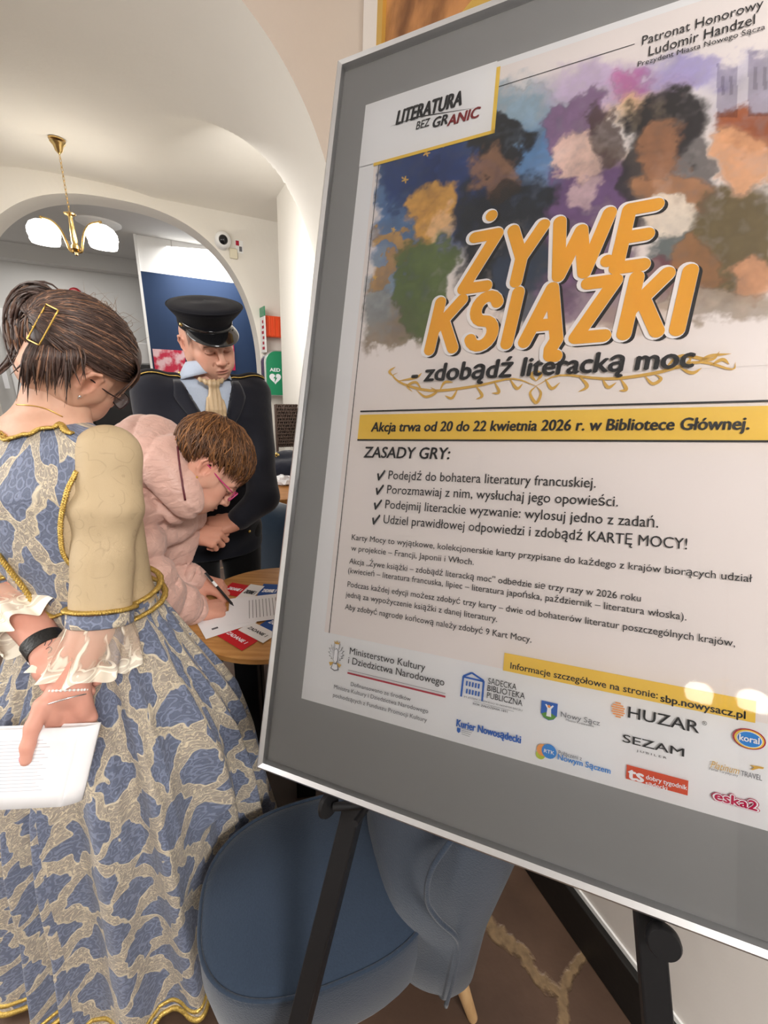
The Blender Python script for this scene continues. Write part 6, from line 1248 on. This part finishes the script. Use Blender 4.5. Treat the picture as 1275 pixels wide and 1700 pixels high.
jp = Pz(480, 798, .752) + AX * .10; S = SDF(); S.ell(jp + V(0, 0, .05), (.15, .10, .07), ROOM.T, .04); S.ell(jp + RX * .03 + AX * .06 + V(0, 0, .10), (.13, .07, .08), ROOM.T, .05); S.cone(jp - RX * .10 + V(0, 0, .06), jp + RX * .06 - AX * .05 + V(0, 0, .07), .05, .055, .03)
jm = S.mesh(.006, disp=lambda P: .016 * vnoise(P, 14, 71, 3), cut=lambda P: .7515 - P[..., 2]); jf = Thing('folded_jacket', V(jp[0], jp[1], .7515), 'dark navy jacket with a gold emblem lying on the far wooden table', 'jacket'); jo = jf.part('cloth', jm, M_NAVYF)
ep, en = hit(bvh_of(jm), 459, 757)
if ep is None: ep, en = hit(bvh_of(jm), 466, 768)
if ep is not None: jf.part('emblem', join(*[ball(ep + RX * dx + V(0, 0, dz) + en * .002, (.010, .006, .012), n=10) for dx, dz in ((-.014, 0), (0, .012), (.013, .002), (0, -.014))]), M_GBTN, jo, label='gold embroidered emblem')
# ---- small fittings in the room behind the arch
single('fire_bell', join(lathe([(0, -.06), (.06, -.055), (.085, -.03), (.09, 0), (0, 0)], at(125, 488, 8.45), AX, 26), lathe([(0, 0), (.05, 0), (.05, .05), (0, .05)], at(125, 488, 8.45), AX, 16)), mat('red_enamel', lin(170, 24, 36), .3), 'round red fire bell on the back wall under the beam', 'bell', smooth='auto')
ex = Thing('exit_sign', at(110, 500, 8.3), 'green exit sign on the back wall beside the red bell', 'sign')
ex.part('panel', rb(103, 490, 119, 507, 8.44, .05), M_AGR, smooth=False); ex.part('arrow', rb(108, 496, 114, 501, 8.43, .02), I_WHT, smooth=False)
single('ceiling_light', rbox(at(116, 472, 7.6) @ RX - .13, at(116, 472, 7.6) @ RX + .13, 7.5, 7.75, 2.86, 2.9), M_WHITE, 'flat white ceiling lamp above the red bell in the back room', 'ceiling lamp', bevel=.01, smooth=False)
sm = RA(at(161, 352, 6.3) @ RX, 6.3, 2.9); single('smoke_detector', lathe([(0, -.05), (.16, -.05), (.22, -.02), (.22, 0), (0, 0)], sm, n=30), M_WHITE, 'round white fitting on the far ceiling behind the chandelier', 'ceiling fitting', smooth='auto')
dr = rb(9, 519, 48, 700, 8.42, .08); p_, q_ = at(9, 519, 8.42), at(48, 560, 8.42)
struct('door_1', rbox(p_ @ RX - .1, q_ @ RX + .1, 8.43, 8.5, 0, p_[2] + .06), M_WHITE, smooth=False)
M_DGL = mat('dark_door_glass', (.03, .032, .035), .15)
dg = Thing('glass_door', RA((p_ @ RX + q_ @ RX) / 2, 8.4, 0), 'dark glazed door with a yellow edge on the far left', 'door')
dg.part('pane', rbox(p_ @ RX, q_ @ RX, 8.40, 8.43, .0, p_[2]), M_DGL, smooth=False); dg.part('yellow_strip', rbox(q_ @ RX - .16, q_ @ RX - .06, 8.385, 8.40, .3, at(38, 607, 8.4)[2]), I_YEL, smooth=False, label='yellow vertical strip')
single('wall_notice', rb(0, 610, 17, 645, 8.35, .02), M_PAPER, 'pale paper notice at the far left beside the glass door', 'notice', smooth=False)
# right of the woman's head: white crate and black stack of equipment before the partition
wb = at(236, 592, 7.0); single('white_crate', rbox(wb @ RX - .22, wb @ RX + .13, 6.95, 7.3, 1.40, 1.68), mat('translucent_plastic', (.8, .8, .8), .35), 'white plastic crate on the black cabinet by the blue partition', 'crate', bevel=.02, smooth=False)
wb2 = at(205, 700, 7.0); bk = Thing('black_cabinet', RA(wb2 @ RX, 7.1, 0), 'black cabinet in the back room between the two bowed heads', 'cabinet')
bk.part('body', rbox(wb2 @ RX - .35, wb @ RX + .18, 6.9, 7.4, 0, 1.39), mat('black_gloss', (.012, .012, .013), .25), smooth=False, bevel=.01); bk.part('door', rbox(wb2 @ RX - .31, wb @ RX + .14, 6.88, 6.9, .08, 1.3), mat('black_satin', (.02, .02, .022), .35), smooth=False, bevel=.005)
t = NT('red_print', .5, .3); p = t.objc(); t.color(t.mix(t.sstep(t.noise(p, 7, 3), .45, .6), lin(196, 44, 74), lin(228, 190, 196)))
for (x0_, y0_, x1_, y1_), m_, lb in (((253, 579, 312, 640), t.m, 'red and pale printed poster low on the blue wall left of the man'), ((383, 572, 391, 615), I_MAG, 'narrow magenta poster low on the blue wall right of the man')):
    single('wall_poster', rb(x0_, y0_, x1_, y1_, 6.56, .02), m_, lb, 'poster', 'posters on the blue wall', smooth=False)
# ---- front room seen in the glazing: a bookcase and a second lamp
bc = Thing('bookcase', RA(-.4, -4.85, 0), 'dark bookcase on the wall behind the viewer, mirrored in the poster glass', 'bookcase')
M_DARKW = mat('dark_walnut', (.05, .04, .035), .5); bc.part('carcass', join(rbox(-2.2, .8, -4.99, -4.96, 0, 2.3), rbox(-2.2, -2.16, -4.96, -4.6, 0, 2.3), rbox(.76, .8, -4.96, -4.6, 0, 2.3)), M_DARKW, smooth=False)
for i in range(6): bc.part('shelf', rbox(-2.16, .76, -4.96, -4.6, .08 + i * .43, .11 + i * .43), M_DARKW, smooth=False)
chandelier(RA(-2.1, -4.2, 3.4), .7, 1.15, 'brass chandelier behind the viewer, mirrored in the poster glass', rot=math.atan2(RX[1], RX[0]))
